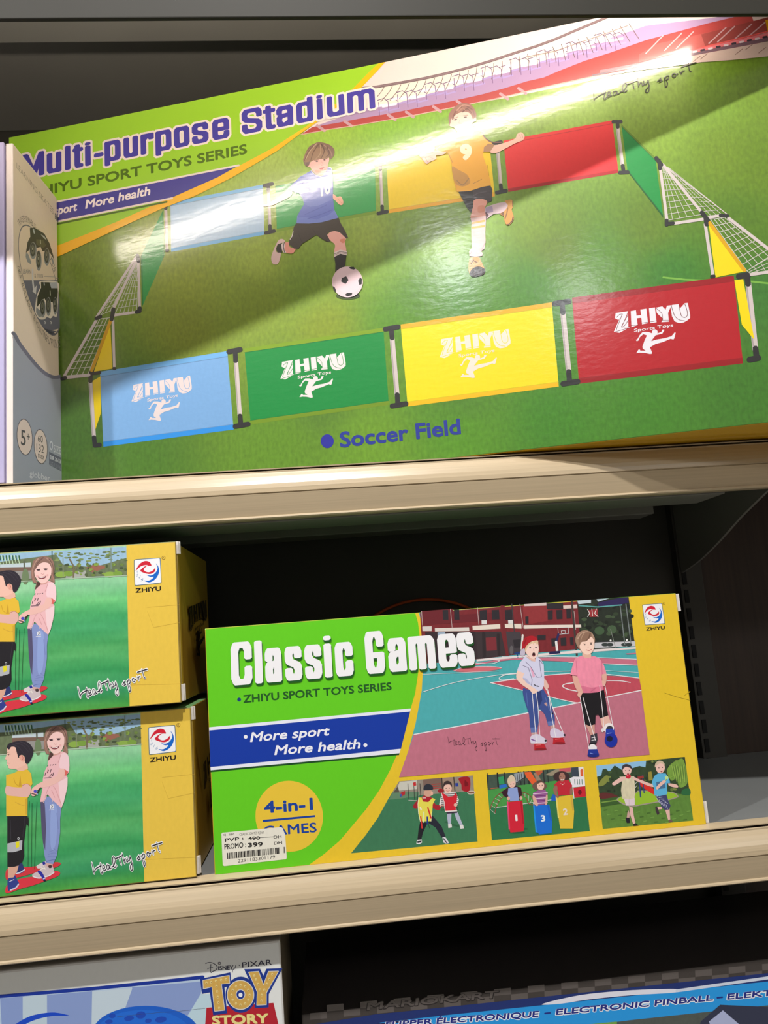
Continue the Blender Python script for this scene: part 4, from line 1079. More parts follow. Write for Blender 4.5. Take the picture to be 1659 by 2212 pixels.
A.p([(1050, 900), (1200, 930), (1360, 900), (1362, 960), (1280, 992), (1180, 1002), (1085, 1002)], (216, 116, 146), g=.35); A.st([(1340, 560), (1345, 740)], 10, (206, 106, 136)); A.st([(985, 560), (1000, 760)], 10, (214, 116, 144)); A.st([(1180, 990), (1260, 930)], 12, (196, 96, 128)); A.st([(910, 752), (1000, 768)], 8, (150, 70, 96))
A.p([(1072, 440), (1192, 465), (1195, 512), (1120, 520), (1070, 492)], (226, 178, 160))
A.p([(975, 260), (1000, 190), (1060, 145), (1130, 138), (1200, 170), (1242, 240), (1240, 310), (1200, 330), (1060, 400), (1020, 385), (985, 320)], (158, 126, 106), sm=True)
A.p([(1036, 330), (1070, 292), (1130, 280), (1190, 228), (1228, 270), (1238, 330), (1234, 375), (1200, 445), (1142, 474), (1082, 444), (1042, 395)], (244, 210, 194), sm=True)
A.p([(1020, 240), (1080, 170), (1180, 170), (1200, 210), (1130, 285), (1060, 300), (1030, 350)], (140, 108, 90), sm=True)
for q, c in (([(1010, 250), (1060, 180), (1150, 150)], (190, 158, 138)), ([(1180, 180), (1160, 240), (1120, 285)], (104, 76, 62)), ([(1100, 170), (1060, 240), (1045, 320)], (172, 140, 118)), ([(1205, 190), (1235, 270)], (176, 146, 126))): A.st(q, 16, c, sm=True, w2=7)
A.el(1104, 336, 13, 8, (64, 44, 44)); A.el(1192, 325, 13, 8, (64, 44, 44)); A.st([(1085, 316), (1120, 312)], 5, (150, 112, 96)); A.st([(1175, 306), (1208, 302)], 5, (150, 112, 96)); A.st([(1150, 345), (1155, 378), (1140, 382)], 5, (220, 166, 150)); A.st([(1125, 408), (1165, 416), (1196, 402)], 9, (180, 74, 80), sm=True)
for q in ([(1042, 1062), (1100, 1400), (1162, 1765)], [(1080, 1062), (1160, 1350), (1252, 1652)], [(1310, 900), (1350, 1250), (1372, 1525)], [(1382, 892), (1440, 1180), (1502, 1505)]): A.st(q, 9, (238, 232, 238))

# three small pictures
A.part('game_picture', 8, 'front_print', label='picture of two children with bibs', key='g1')
A.f(740, 1660, 5.184)
pic1 = [(632, 144), (1460, 78), (1512, 818), (95, 950), (260, 745), (400, 545), (500, 360), (580, 230)]
A.p(pic1, (58, 118, 84), g=.35)
A.p([(632, 144), (1460, 78), (1472, 260), (1290, 265), (850, 300), (700, 330), (520, 350), (580, 230)], (146, 136, 124), g=.5)
A.p([(640, 150), (830, 132), (835, 230), (600, 250)], (196, 196, 186)); A.p([(545, 300), (620, 200), (640, 290), (560, 310)], (84, 80, 70)); A.p([(560, 270), (860, 260), (860, 310), (520, 350)], (96, 132, 104))
A.p([(900, 125), (1100, 105), (1110, 220), (910, 240)], (120, 96, 88)); A.p([(1100, 108), (1240, 96), (1250, 300), (1120, 240)], (156, 132, 116))
for x in (735, 800, 835, 870): A.st([(x - 4, 170), (x + 8, 350)], 7, (44, 40, 44))
for y in (170, 195, 220): A.st([(1000, y + 10), (1100, y)], 8, (176, 50, 50))
A.st([(1110, 110), (1120, 250)], 14, (64, 54, 52)); A.st([(1245, 100), (1258, 250)], 12, (64, 54, 52)); A.p([(1260, 165), (1295, 162), (1298, 200), (1264, 203)], (40, 60, 150)); A.p([(1300, 110), (1420, 100), (1420, 250), (1340, 245), (1330, 180)], (160, 26, 40), sm=True); A.p([(1370, 130), (1410, 180), (1370, 200)], (120, 14, 28), sm=True)
A.p([(650, 270), (700, 250), (700, 290), (650, 320)], (176, 40, 50)); A.p([(640, 290), (665, 285), (660, 318), (642, 318)], (50, 90, 160)); A.p([(790, 160), (820, 150), (825, 190), (795, 195)], (190, 40, 46)); A.st([(740, 355), (860, 362)], 6, (190, 190, 184)); A.el(1440, 270, 44, 20, (220, 206, 196), -3); A.el(1440, 270, 36, 13, (130, 90, 70), -3)
A.el(1100, 250, 36, 24, (150, 30, 40))
A.el(1180, 600, 40, 8, (40, 92, 64)); A.el(1270, 640, 110, 10, (44, 98, 68), 12)
# child with the yellow bib
A.p([(870, 590), (950, 610), (900, 720), (880, 800), (838, 800), (850, 690)], (26, 26, 36)); A.p([(1000, 520), (1060, 590), (1110, 650), (1155, 765), (1110, 775), (1040, 660), (960, 610)], (34, 38, 52), sm=False)
A.p([(832, 800), (885, 795), (890, 830), (860, 850), (826, 845)], (220, 220, 226)); A.p([(835, 815), (885, 808), (880, 828), (838, 836)], (40, 40, 52)); A.p([(1118, 770), (1150, 765), (1192, 832), (1170, 846), (1130, 830)], (210, 210, 220)); A.st([(1130, 785), (1170, 838)], 12, (60, 60, 76))
A.p([(870, 330), (800, 400), (795, 440), (830, 452), (850, 420), (860, 390)], (160, 30, 44), sm=True); A.p([(1010, 350), (1040, 400), (1105, 420), (1080, 465), (1030, 455), (1000, 420)], (164, 32, 46), sm=True)
A.el(1120, 410, 34, 22, (226, 176, 160)); A.p([(880, 330), (930, 300), (1000, 330), (990, 375), (890, 378)], (170, 30, 46), sm=True)
A.p([(852, 325), (885, 325), (900, 370), (960, 376), (1005, 330), (1040, 345), (1010, 400), (1005, 480), (990, 590), (870, 592), (850, 500), (843, 400)], (226, 216, 84)); A.st([(852, 325), (843, 400), (850, 500), (870, 592)], 6, (240, 236, 200)); A.st([(1000, 490), (990, 590)], 6, (240, 236, 200))
for q, c in (([(955, 440), (990, 555)], (206, 40, 44)), ([(875, 540), (890, 665)], (206, 50, 50)), ([(948, 545), (950, 620)], (30, 50, 140)), ([(910, 490), (910, 600)], (220, 230, 180)), ([(870, 440), (880, 460)], (236, 232, 220))): A.st(q, 16, c)
A.st([(960, 620), (975, 668)], 6, (20, 60, 40))
A.el(958, 275, 50, 42, (206, 160, 140)); A.p([(905, 230), (915, 195), (955, 172), (1005, 195), (1008, 238), (920, 245)], (40, 44, 56), sm=True); A.el(1000, 280, 14, 22, (226, 176, 156)); A.st([(898, 330), (930, 330)], 10, (230, 200, 200))
# child with the red bib
A.p([(1172, 500), (1220, 500), (1212, 640), (1185, 640), (1172, 560)], (176, 182, 206)); A.p([(1250, 495), (1290, 490), (1350, 640), (1318, 645), (1270, 560)], (176, 182, 206)); A.p([(1180, 625), (1220, 620), (1225, 660), (1185, 668)], (222, 220, 222)); A.p([(1310, 635), (1350, 630), (1360, 670), (1320, 676)], (222, 220, 222))
A.p([(1110, 280), (1180, 260), (1270, 270), (1302, 350), (1290, 400), (1255, 390), (1285, 480), (1150, 490), (1130, 400), (1080, 410), (1095, 340)], (226, 222, 222))
for i in range(9): A.st([(1105, 290 + i * 22), (1290, 280 + i * 22)], 7, (36, 30, 36))
A.p([(1105, 268), (1140, 285), (1180, 315), (1240, 310), (1262, 275), (1285, 300), (1275, 400), (1265, 470), (1150, 478), (1140, 380)], (206, 34, 50)); A.st([(1105, 268), (1140, 380), (1150, 478), (1265, 470)], 6, (240, 210, 210)); A.p([(1160, 490), (1282, 480), (1285, 498), (1170, 508)], (60, 50, 70))
A.el(1178, 222, 44, 54, (232, 190, 176)); A.p([(1125, 215), (1135, 160), (1175, 138), (1218, 160), (1224, 210), (1200, 180), (1150, 185)], (60, 46, 48), sm=True); A.el(1160, 222, 6, 5, (50, 36, 40)); A.el(1196, 220, 6, 5, (50, 36, 40)); A.st([(1160, 248), (1180, 254), (1198, 246)], 5, (190, 100, 100)); A.el(1265, 408, 20, 20, (226, 180, 166))

A.part('game_picture', 8, 'front_print', label='picture of three children in numbered sacks', key='g2')
A.f(1040, 1640, 6.381)
A.p([(68, 218), (1405, 100), (1494, 990), (145, 1118)], (44, 116, 74), g=.3)
A.p([(68, 218), (1405, 100), (1440, 520), (1250, 545), (600, 612), (110, 670)], (70, 150, 72), g=.35)
A.p([(68, 218), (1405, 100), (1418, 250), (1000, 300), (600, 350), (90, 425)], (66, 84, 74), g=.8)
for x, w, c in ((85, 14, (36, 38, 44)), (225, 20, (26, 28, 34)), (320, 14, (30, 32, 36)), (510, 12, (28, 30, 36)), (540, 12, (28, 30, 36)), (590, 14, (28, 30, 36)), (650, 14, (30, 32, 36)), (860, 14, (40, 40, 44)), (915, 12, (34, 44, 40))): A.st([(x - 6, 205 - x * .06), (x + 6, 400 - x * .09)], w, c)
A.p([(230, 250), (310, 235), (320, 340), (245, 350)], (50, 150, 96)); A.p([(245, 360), (340, 340), (360, 380), (250, 410)], (40, 110, 200)); A.p([(445, 200), (580, 175), (585, 270), (480, 340)], (150, 160, 170))
for x in (460, 490, 520, 550): A.st([(x, 200), (x + 10, 300)], 8, (40, 42, 50))
A.p([(590, 180), (680, 172), (760, 300), (745, 352), (700, 350), (620, 250)], (226, 96, 50)); A.st([(600, 250), (480, 330)], 14, (34, 36, 42)); A.p([(720, 190), (770, 180), (820, 290), (760, 300)], (150, 130, 110)); A.p([(880, 215), (1040, 130), (1240, 120), (1230, 180), (960, 230)], (150, 140, 118)); A.p([(1070, 130), (1230, 115), (1230, 170), (1080, 180)], (196, 90, 100))
A.p([(730, 160), (840, 150), (840, 185), (780, 230)], (190, 90, 60)); A.st([(130, 405), (220, 395)], 12, (176, 96, 70)); A.p([(1240, 115), (1330, 108), (1340, 230), (1245, 240)], (60, 70, 84)); A.p([(1335, 110), (1405, 102), (1418, 250), (1345, 240)], (230, 224, 222)); A.p([(1362, 150), (1385, 130), (1402, 150), (1404, 235), (1366, 235)], (216, 100, 60))
A.p([(1215, 265), (1270, 240), (1420, 245), (1430, 370), (1250, 390)], (230, 228, 236))
for x in (1285, 1320, 1350, 1385): A.st([(x, 280), (x + 4, 345)], 12, (110, 140, 130))
A.p([(1260, 395), (1428, 372), (1440, 515), (1285, 532)], (200, 36, 52)); A.el(1356, 455, 26, 34, (110, 16, 30)); A.st([(1262, 400), (1275, 540)], 12, (226, 226, 232)); A.p([(945, 560), (985, 480), (1030, 500), (1030, 575), (960, 580)], (30, 96, 190))
A.st([(210, 665), (600, 612), (960, 560)], 9, (206, 210, 210))
for q in ([(120, 690), (150, 600), (210, 510), (290, 450), (340, 440)], [(185, 745), (210, 640), (260, 550), (310, 510)], [(560, 450), (640, 480), (720, 560), (760, 640)], [(560, 480), (620, 540), (650, 610), (740, 640)]): A.st(q, 10, (140, 60, 56), sm=True)
for a_, b_ in (((120, 690), (190, 750)), ((140, 640), (200, 680)), ((160, 590), (220, 620)), ((190, 540), (250, 570)), ((230, 495), (280, 530)), ((600, 470), (600, 520)), ((650, 500), (650, 570)), ((700, 545), (670, 610))): A.st([a_, b_], 6, (196, 200, 190))
A.el(490, 1005, 110, 18, (32, 88, 58)); A.el(860, 1020, 100, 14, (34, 92, 62)); A.el(600, 960, 40, 10, (34, 92, 62))
def sack(q, c, dk, li, n, p0, p1, h, nc):
    A.p(q, c, sm=False)
    A.st([q[0], q[-1]], 20, li); A.st([((q[1][0]) - 18, q[1][1] + 20), (q[2][0] - 16, q[2][1] - 20)], 22, dk); A.tx(n, p0, p1, h, nc, 0.04)
sack([(360, 590), (565, 570), (592, 900), (580, 995), (400, 1010), (385, 960)], (206, 32, 56), (176, 22, 44), (226, 70, 120), '1', (470, 848), (500, 844), 86, (236, 226, 232))
sack([(722, 640), (935, 622), (975, 860), (968, 1020), (800, 1036), (755, 1000)], (20, 108, 214), (14, 92, 200), (30, 150, 236), '3', (822, 856), (884, 850), 88, (226, 236, 246))
sack([(1032, 520), (1255, 490), (1278, 720), (1262, 955), (1085, 955), (1062, 800)], (222, 190, 58), (206, 166, 70), (228, 214, 110), '2', (1128, 770), (1194, 760), 92, (226, 214, 206))
A.p([(275, 450), (380, 380), (460, 365), (545, 390), (560, 480), (530, 560), (380, 570), (350, 530), (300, 500)], (56, 24, 40)); A.p([(370, 400), (495, 385), (520, 570), (395, 580), (360, 480)], (140, 160, 214)); A.el(372, 540, 22, 26, (224, 170, 156)); A.el(545, 535, 20, 26, (224, 170, 156)); A.el(420, 335, 52, 58, (232, 190, 176)); A.p([(360, 320), (365, 265), (410, 215), (455, 250), (470, 310), (430, 300), (380, 345)], (216, 196, 168), sm=True); A.el(405, 345, 7, 6, (60, 50, 56)); A.el(445, 340, 7, 6, (60, 50, 56)); A.st([(410, 372), (440, 368)], 6, (190, 100, 96))
A.p([(715, 460), (780, 430), (880, 425), (912, 480), (905, 590), (880, 620), (760, 640), (720, 590), (700, 520)], (150, 90, 150))
for i in range(5): A.st([(715, 478 + i * 34), (908, 462 + i * 34)], 12, (226, 200, 222) if i % 2 == 0 else (110, 50, 110))
A.p([(705, 500), (740, 520), (780, 620), (760, 645), (720, 600)], (222, 172, 160), sm=True); A.p([(890, 500), (912, 500), (905, 610), (880, 625)], (222, 172, 160), sm=True); A.el(800, 370, 100, 62, (110, 84, 76)); A.el(815, 365, 50, 62, (234, 192, 178)); A.p([(770, 340), (790, 300), (830, 295), (860, 330), (820, 320)], (96, 72, 64), sm=True); A.el(798, 362, 7, 6, (56, 40, 44)); A.el(838, 358, 7, 6, (56, 40, 44)); A.st([(795, 395), (818, 402), (842, 392)], 7, (230, 226, 226), sm=True)
A.el(1105, 240, 115, 74, (62, 44, 46)); A.p([(1000, 350), (1060, 300), (1200, 285), (1250, 360), (1248, 420), (1220, 430), (1230, 488), (1060, 505), (1045, 420)], (190, 40, 56)); A.p([(990, 400), (1030, 360), (1050, 400), (1040, 470), (1070, 520), (1040, 530), (1000, 460)], (150, 104, 92), sm=True); A.p([(1225, 400), (1250, 380), (1256, 440), (1245, 490), (1220, 480)], (150, 104, 92), sm=True); A.el(1112, 245, 42, 62, (166, 118, 102)); A.el(1095, 240, 6, 5, (30, 22, 26)); A.el(1132, 236, 6, 5, (30, 22, 26)); A.st([(1095, 278), (1115, 284), (1134, 274)], 7, (232, 226, 226), sm=True); A.p([(1085, 330), (1120, 355), (1150, 325), (1120, 345)], (226, 210, 210))

A.part('game_picture', 8, 'front_print', label='picture of two children running in a garden', key='g3')
A.f(1280, 1620, 6.9125)
A.p([(55, 235), (1378, 103), (1505, 1055), (152, 1180)], (92, 134, 58), g=.6)
A.p([(55, 235), (800, 160), (800, 300), (66, 400)], (140, 190, 226))
A.p([(66, 400), (130, 380), (150, 290), (200, 280), (250, 330), (330, 230), (440, 300), (600, 270), (700, 240), (790, 260), (800, 160), (1378, 103), (1450, 640), (1300, 660), (1100, 610), (640, 640), (420, 690), (110, 740)], (50, 70, 46), g=.9)
random.seed(5)
for i in range(60):
    x = random.uniform(90, 1400); y = random.uniform(330, 620)
    if x > 820: y = random.uniform(160, 600)
    A.el(x, y, random.uniform(10, 34), random.uniform(8, 26), random.choice([(70, 92, 54), (40, 54, 38), (96, 118, 62), (34, 46, 34), (120, 136, 70)]), n=8)
A.p([(1110, 330), (1160, 220), (1260, 160), (1360, 150), (1420, 480), (1300, 560), (1260, 420), (1180, 460)], (118, 156, 66), sm=True, g=.6)
for i in range(12): A.st([(1180 + i * 18, 220 + (i % 3) * 14), (1230 + i * 15, 430 + (i % 4) * 24)], 9, ((150, 184, 84), (84, 116, 54))[i % 2])
A.p([(100, 480), (200, 380), (250, 420), (180, 520), (90, 540)], (130, 140, 66), sm=True); A.p([(110, 650), (240, 640), (380, 700), (130, 730)], (96, 44, 44), sm=True); A.p([(830, 330), (880, 320), (900, 450), (840, 460)], (150, 140, 60)); A.p([(1350, 590), (1450, 580), (1455, 670), (1330, 660)], (44, 104, 62), sm=True)
A.p([(120, 740), (420, 690), (430, 800), (130, 850)], (58, 92, 44)); A.st([(140, 782), (400, 745)], 18, (120, 156, 70))
A.p([(362, 745), (420, 700), (640, 640), (700, 605), (1100, 620), (1230, 640), (1282, 690), (1260, 715), (1100, 760), (760, 820), (620, 845), (480, 825)], (160, 150, 140), sm=True); A.p([(378, 745), (430, 705), (650, 645), (710, 615), (1100, 628), (1220, 650), (1265, 690), (1240, 705), (1090, 745), (750, 805), (620, 828), (490, 808)], (148, 190, 50), sm=True)
A.p([(690, 450), (740, 440), (930, 600), (925, 670), (880, 650), (720, 540)], (212, 46, 40)); A.st([(690, 400), (718, 700)], 22, (44, 66, 120)); A.st([(745, 380), (770, 640)], 16, (44, 66, 120)); A.p([(670, 400), (760, 380), (765, 420), (680, 440)], (150, 50, 50)); A.st([(620, 530), (660, 480)], 7, (210, 214, 214)); A.st([(625, 580), (665, 530)], 7, (210, 214, 214))
for i in range(24): A.st([(170 + i * 54, 900 + (i * 67) % 190), (215 + i * 54, 892 + (i * 67) % 190)], 16, ((74, 112, 50), (112, 156, 72))[i % 2])
# girl
A.p([(545, 840), (600, 860), (612, 960), (640, 1090), (606, 1110), (560, 960)], (226, 184, 178)); A.p([(540, 900), (555, 960), (548, 1020), (510, 1010), (520, 940)], (200, 160, 156)); A.p([(492, 1010), (550, 1012), (560, 1090), (510, 1090)], (34, 30, 42)); A.p([(606, 1105), (650, 1095), (690, 1130), (610, 1138)], (34, 30, 42))
A.p([(468, 730), (630, 715), (632, 820), (600, 830), (500, 830)], (222, 206, 214)); A.st([(545, 745), (545, 820)], 6, (190, 172, 182))
A.p([(400, 400), (620, 390), (640, 640), (625, 715), (560, 738), (440, 728), (425, 600), (440, 470)], (214, 206, 176), g=.6)
A.p([(300, 490), (400, 420), (470, 400), (510, 430), (440, 465), (340, 525), (300, 520)], (230, 190, 182), sm=True); A.p([(610, 400), (700, 440), (860, 500), (950, 520), (940, 552), (860, 545), (720, 490), (610, 440)], (230, 188, 180), sm=True)
A.el(515, 300, 66, 82, (234, 192, 184)); A.p([(440, 310), (445, 240), (500, 210), (570, 235), (600, 300), (560, 270), (500, 250), (460, 280)], (62, 54, 62), sm=True); A.el(492, 310, 9, 6, (60, 44, 50)); A.el(550, 304, 9, 6, (60, 44, 50)); A.el(530, 358, 18, 10, (140, 60, 70)); A.el(534, 396, 38, 34, (206, 34, 60)); A.el(524, 384, 10, 8, (236, 150, 160))
# boy
A.p([(1080, 880), (1150, 880), (1160, 1040), (1130, 1050)], (222, 180, 172)); A.p([(960, 850), (1040, 850), (1030, 885), (970, 890)], (222, 180, 172)); A.p([(936, 850), (965, 840), (1000, 950), (970, 972), (945, 920)], (60, 48, 58)); A.p([(1135, 1045), (1170, 1035), (1200, 1070), (1140, 1085)], (110, 84, 84))
A.p([(935, 680), (1105, 670), (1130, 760), (1165, 830), (1140, 890), (1080, 895), (1030, 850), (1000, 770)], (64, 68, 112))
for i in range(5): A.st([(960 + i * 30, 690 + i * 22), (1010 + i * 28, 670 + i * 32)], 9, (200, 204, 224)); A.st([(960 + i * 34, 720 + i * 24), (1000 + i * 30, 790 + i * 22)], 8, (186, 190, 214))
A.p([(890, 470), (920, 390), (980, 350), (1090, 350), (1140, 420), (1160, 490), (1110, 500), (1115, 660), (1000, 690), (925, 680), (915, 560), (885, 490)], (92, 178, 222)); A.p([(950, 480), (1080, 460), (1090, 570), (960, 590)], (70, 110, 150))
A.p([(950, 560), (1020, 480), (1090, 440), (1090, 480), (1020, 540), (970, 590)], (230, 188, 178), sm=True); A.p([(1130, 500), (1170, 500), (1260, 520), (1275, 560), (1200, 555), (1140, 530)], (230, 188, 178), sm=True)
A.el(1012, 265, 68, 84, (236, 194, 184)); A.p([(930, 260), (940, 200), (990, 160), (1050, 175), (1078, 220), (1010, 200), (960, 230)], (206, 186, 160), sm=True); A.el(990, 268, 9, 6, (60, 44, 50)); A.el(1042, 262, 9, 6, (60, 44, 50)); A.p([(1000, 310), (1030, 318), (1058, 305), (1030, 335)], (150, 60, 64)); A.el(1106, 415, 28, 30, (190, 226, 150)); A.st([(1106, 440), (1085, 460)], 12, (100, 180, 90)); A.st([(1140, 420), (1220, 380)], 5, (150, 200, 80))

# lettering
A.part('slogan_banner', 40, 'front_print'); A.f()
A.p([(451.5, 1571), (887.5, 1530.5), (864, 1624.5), (455, 1665.5)], (226, 230, 244)); A.p([(452, 1578), (886, 1537), (866, 1618), (454.5, 1657)], (10, 54, 160)); A.p([(455, 1660.5), (864, 1622.5), (862, 1631), (455, 1668)], (14, 70, 30)); A.p([(455, 1658), (865.5, 1617.5), (863, 1627), (455, 1664)], (226, 230, 244))
A.f(430, 1300, 2.633)
A.el(265, 768, 11, 11, (232, 234, 244)); A.tx('More sport', (290, 796), (745, 757), 56, (232, 234, 244), 0.026, 0.2)
A.tx('More health', (428, 870), (920, 832), 56, (232, 234, 244), 0.026, 0.2); A.el(946, 815, 11, 11, (232, 234, 244))
A.part('series_lettering', 40, 'front_print'); A.el(228, 556, 11, 11, (20, 60, 120)); A.tx('ZHIYU SPORT TOYS SERIES', (252, 574), (1097, 500), 46, (26, 84, 30), 0.028)
A.part('badge', 40, 'front_print', label='yellow round four-in-one badge'); A.f(460, 1660, 5.925)
A.el(976, 612, 432, 455, (226, 192, 58), -8, 48)
A.tx('4-in-1', (655, 568), (1283, 522), 158, (16, 62, 152), 0.035); A.p([(636, 658), (1306, 597), (1308, 622), (637, 687)], (16, 62, 152)); A.tx('GAMES', (645, 862), (1330, 812), 130, (16, 62, 152), 0.02)
A.part('title_lettering', 520, 'front_print'); A.f()
T2 = [('C', 500, 546), ('l', 550, 570), ('a', 574, 610), ('s', 617, 654), ('s', 660, 697), ('i', 702, 719), ('c', 726, 765), ('G', 792, 833), ('a', 841, 880), ('m', 885, 943), ('e', 949, 990), ('s', 991, 1027)]
B0, B1, U0, U1 = (500, 1481.5), (1027, 1436.5), (-2.6, -93), (-8.5, -90)
for sh, c in (((1.5, 4.5), (20, 84, 30)), ((0, 0), (236, 237, 242))):
    heavy(A, T2, B0, B1, U0, U1, .80, 8.4, 6.6, c, 0, sh)
A.part('brand_emblem', 40, 'front_print', label='white badge with red and blue swirl')
emblem(A, [(1388, 1306.5), (1429.5, 1303.5), (1436, 1347), (1393.3, 1350.3)])
A.part('brand_lettering', 40, 'front_print'); A.f(1340, 1240, 7.373); A.tx('ZHIYU', (412, 900), (712, 876), 52, (28, 20, 16), 0.035); A.part('registered_mark', 40, 'front_print'); A.el(692, 474, 21, 21, (120, 90, 30)); A.el(692, 474, 16, 16, YB); A.tx('R', (683, 484), (702, 482), 20, (90, 66, 20))
# price sticker
A.part('price_sticker', 120, None, label='white price sticker with barcode'); A.f(460, 1660, 5.925)
A.p([(108, 838), (120, 822), (870, 750), (892, 762), (925, 850), (945, 1145), (935, 1162), (145, 1250), (125, 1240)], (226, 224, 212), g=.12)
INK = (34, 32, 32)
A.tx('KJ - 580', (130, 862), (272, 852), 24, INK, 0.01); A.tx('CLASSIC GAMES KJ560', (340, 862), (652, 832), 34, (70, 70, 70)); A.tx('PVP :', (153, 940), (390, 915), 46, INK, 0.03); A.tx('490', (450, 918), (604, 908), 46, INK, 0.035); A.tx('DH', (778, 898), (878, 888), 40, INK, 0.012)
A.st([(445, 898), (790, 872)], 6, INK); A.tx('PROMO :', (148, 1036), (424, 1006), 70, INK, 0.016); A.tx('399', (450, 1008), (638, 994), 58, INK, 0.04); A.tx('DH', (782, 976), (884, 966), 40, INK, 0.012)
A.part('barcode', 150, 'price_sticker')
random.seed(11); x = 180
while x < 925:
    w = random.choice([4, 4, 8, 12, 16]); y0 = 1080 - (x - 180) * .104
    if not 862 < x < 884: A.p([(x, y0), (x + w, y0 - w * .1), (x + w + 4, y0 + 79 - w * .1), (x + 4, y0 + 80)], INK)
    x += w + random.choice([4, 5, 8, 11])
A.part('sticker_lettering', 150, 'price_sticker')
A.tx('2291183301179', (320, 1205), (796, 1150), 44, (50, 48, 48), 0.0)
A.build()


# ------------------------------------------------------------------ the two stacked boxes at the left
SW, SHH, SD_ = 0.40, 0.1735, 0.232
YS = (226, 192, 74)
stk = empty('toy_box', (-0.1553 - SW / 2, 0.003, -0.0605))
tag(stk, 'yellow and green walking board game box, top of the stack of two', 'box', 'boxes stacked at the left')
bevel_box('carton', (-SW / 2, SW / 2 - 0.0016, 0.0042, SD_, 0, SHH), M_CARD, stk, 0.0012,
          lambda n, c: lin((196, 160, 50)) if n.x > .5 else lin((120, 170, 110)) if n.z > .5 else lin((150, 130, 70)),
          extra=[(-SW / 2, SW / 2, 0.0, 0.0026, 0.0003, SHH), (-SW / 2 + .01, SW / 2 - 0.004, 0.002, 0.006, 0.002, SHH - .002), (SW / 2 - .004, SW / 2 + 0.0006, 0.0052, 0.0150, 0.004, SHH - .004)])
for z0, z1 in ((SHH - 0.0135, SHH + 0.0004), (0.002, 0.0195)):
    bevel_box('corner_flap', (SW / 2 - 0.001, SW / 2 + 0.0022, 0.0044, 0.0066, z0, z1), M_PAPER, stk, 0.0004, extra=[(SW / 2 - 0.001, SW / 2 + 0.0034, 0.0074, 0.0094, z0, z1)])
A = Art(stk, M_CARD, 1.0)
A.part('front_print', 0)
fl = lambda x, z: proj(stk.matrix_world @ Vector((x, 0, z)))
cs = [fl(-SW / 2 + .001, SHH - .001), fl(SW / 2 - .001, SHH - .001), fl(SW / 2 - .001, .0012), fl(-SW / 2 + .001, .0012)]
A.p(cs, YS, g=0.14)
gx = SW / 2 + 0.1553 + onY(273, 1182, 0.003).x; gx2 = SW / 2 + 0.1553 + onY(280, 1527, 0.003).x
gq = [cs[0], fl(gx, SHH - .001), fl(gx2, .0012), cs[3]]


def lawn(u, v, px):
    b = vgrad([(0, (150, 200, 165)), (.24, (140, 204, 156)), (.34, (98, 190, 118)), (.5, (60, 158, 100)), (.62, (84, 170, 100)), (.75, (64, 160, 94)), (.9, (56, 150, 98)), (1, (72, 156, 64))])(u, v, px)
    w = math.sin(v * 37 + 2.2 * math.sin(u * 9)) * 9 + math.sin(v * 81 + u * 13) * 5
    return (max(0, b[0] + w), b[1] + w * .8, max(0, b[2] + w * .7))


A.grid(gq, 26, 30, lawn, raw=True, g=0.4)
A.f(0, 1150, 3.456)
A.p([(-460, 178), (0, 163), (942, 108), (948, 320), (420, 345), (0, 375), (-460, 400)], (150, 186, 214), g=.3)
A.p([(-460, 230), (0, 220), (420, 165), (470, 240), (700, 260), (945, 190), (948, 318), (420, 345), (0, 375), (-460, 400)], (104, 118, 88), g=.9)
A.p([(500, 290), (640, 285), (642, 335), (490, 340)], (166, 170, 164)); A.p([(0, 240), (230, 225), (230, 262), (0, 270)], (190, 206, 214)); A.p([(0, 262), (240, 258), (240, 285), (0, 292)], (120, 96, 84)); A.p([(0, 292), (235, 285), (235, 345), (0, 352)], (150, 148, 146)); A.p([(640, 262), (700, 240), (790, 250), (790, 265), (690, 300)], (150, 100, 84))
random.seed(9)
for i in range(80):
    x, y = random.uniform(410, 940), random.uniform(140, 215)
    if not 520 < x < 560 and random.random() < .75: A.el(x, y + (900 - x) * .03, random.uniform(8, 22), random.uniform(4, 9), random.choice([(118, 140, 84), (100, 122, 76), (136, 156, 96), (90, 108, 76)]), n=7)
for i in range(46):
    x = random.uniform(415, 940); A.el(x, random.uniform(235, 318), random.uniform(8, 20), random.uniform(6, 14), random.choice([(84, 100, 64), (70, 84, 60), (130, 158, 70), (106, 130, 66)]), n=7)
for x0 in (455, 820): A.el(x0, 315, 44, 22, (136, 170, 76), n=12); A.el(x0 + 60, 308, 36, 20, (120, 156, 66), n=12)
A.st([(548, 345), (548, 250), (520, 200)], 12, (116, 108, 84)); A.st([(552, 300), (590, 230)], 8, (116, 108, 84)); A.st([(388, 140), (390, 340)], 8, (70, 96, 84)); A.st([(828, 118), (830, 270)], 8, (120, 140, 130)); A.st([(470, 190), (472, 330)], 6, (140, 146, 120)); A.st([(180, 215), (184, 360)], 12, (96, 100, 84)); A.el(190, 330, 26, 60, (110, 130, 96), n=10)
for i in range(9): A.st([(-60 + i * 24, 172), (-46 + i * 24, 238)], 5, (196, 226, 190))
for i in range(9): A.st([(-50 + i * 24, 175), (-46 + i * 24, 205)], 10, (48, 96, 70))
A.st([(-460, 398), (0, 376), (420, 350), (948, 322)], 7, (170, 190, 168))
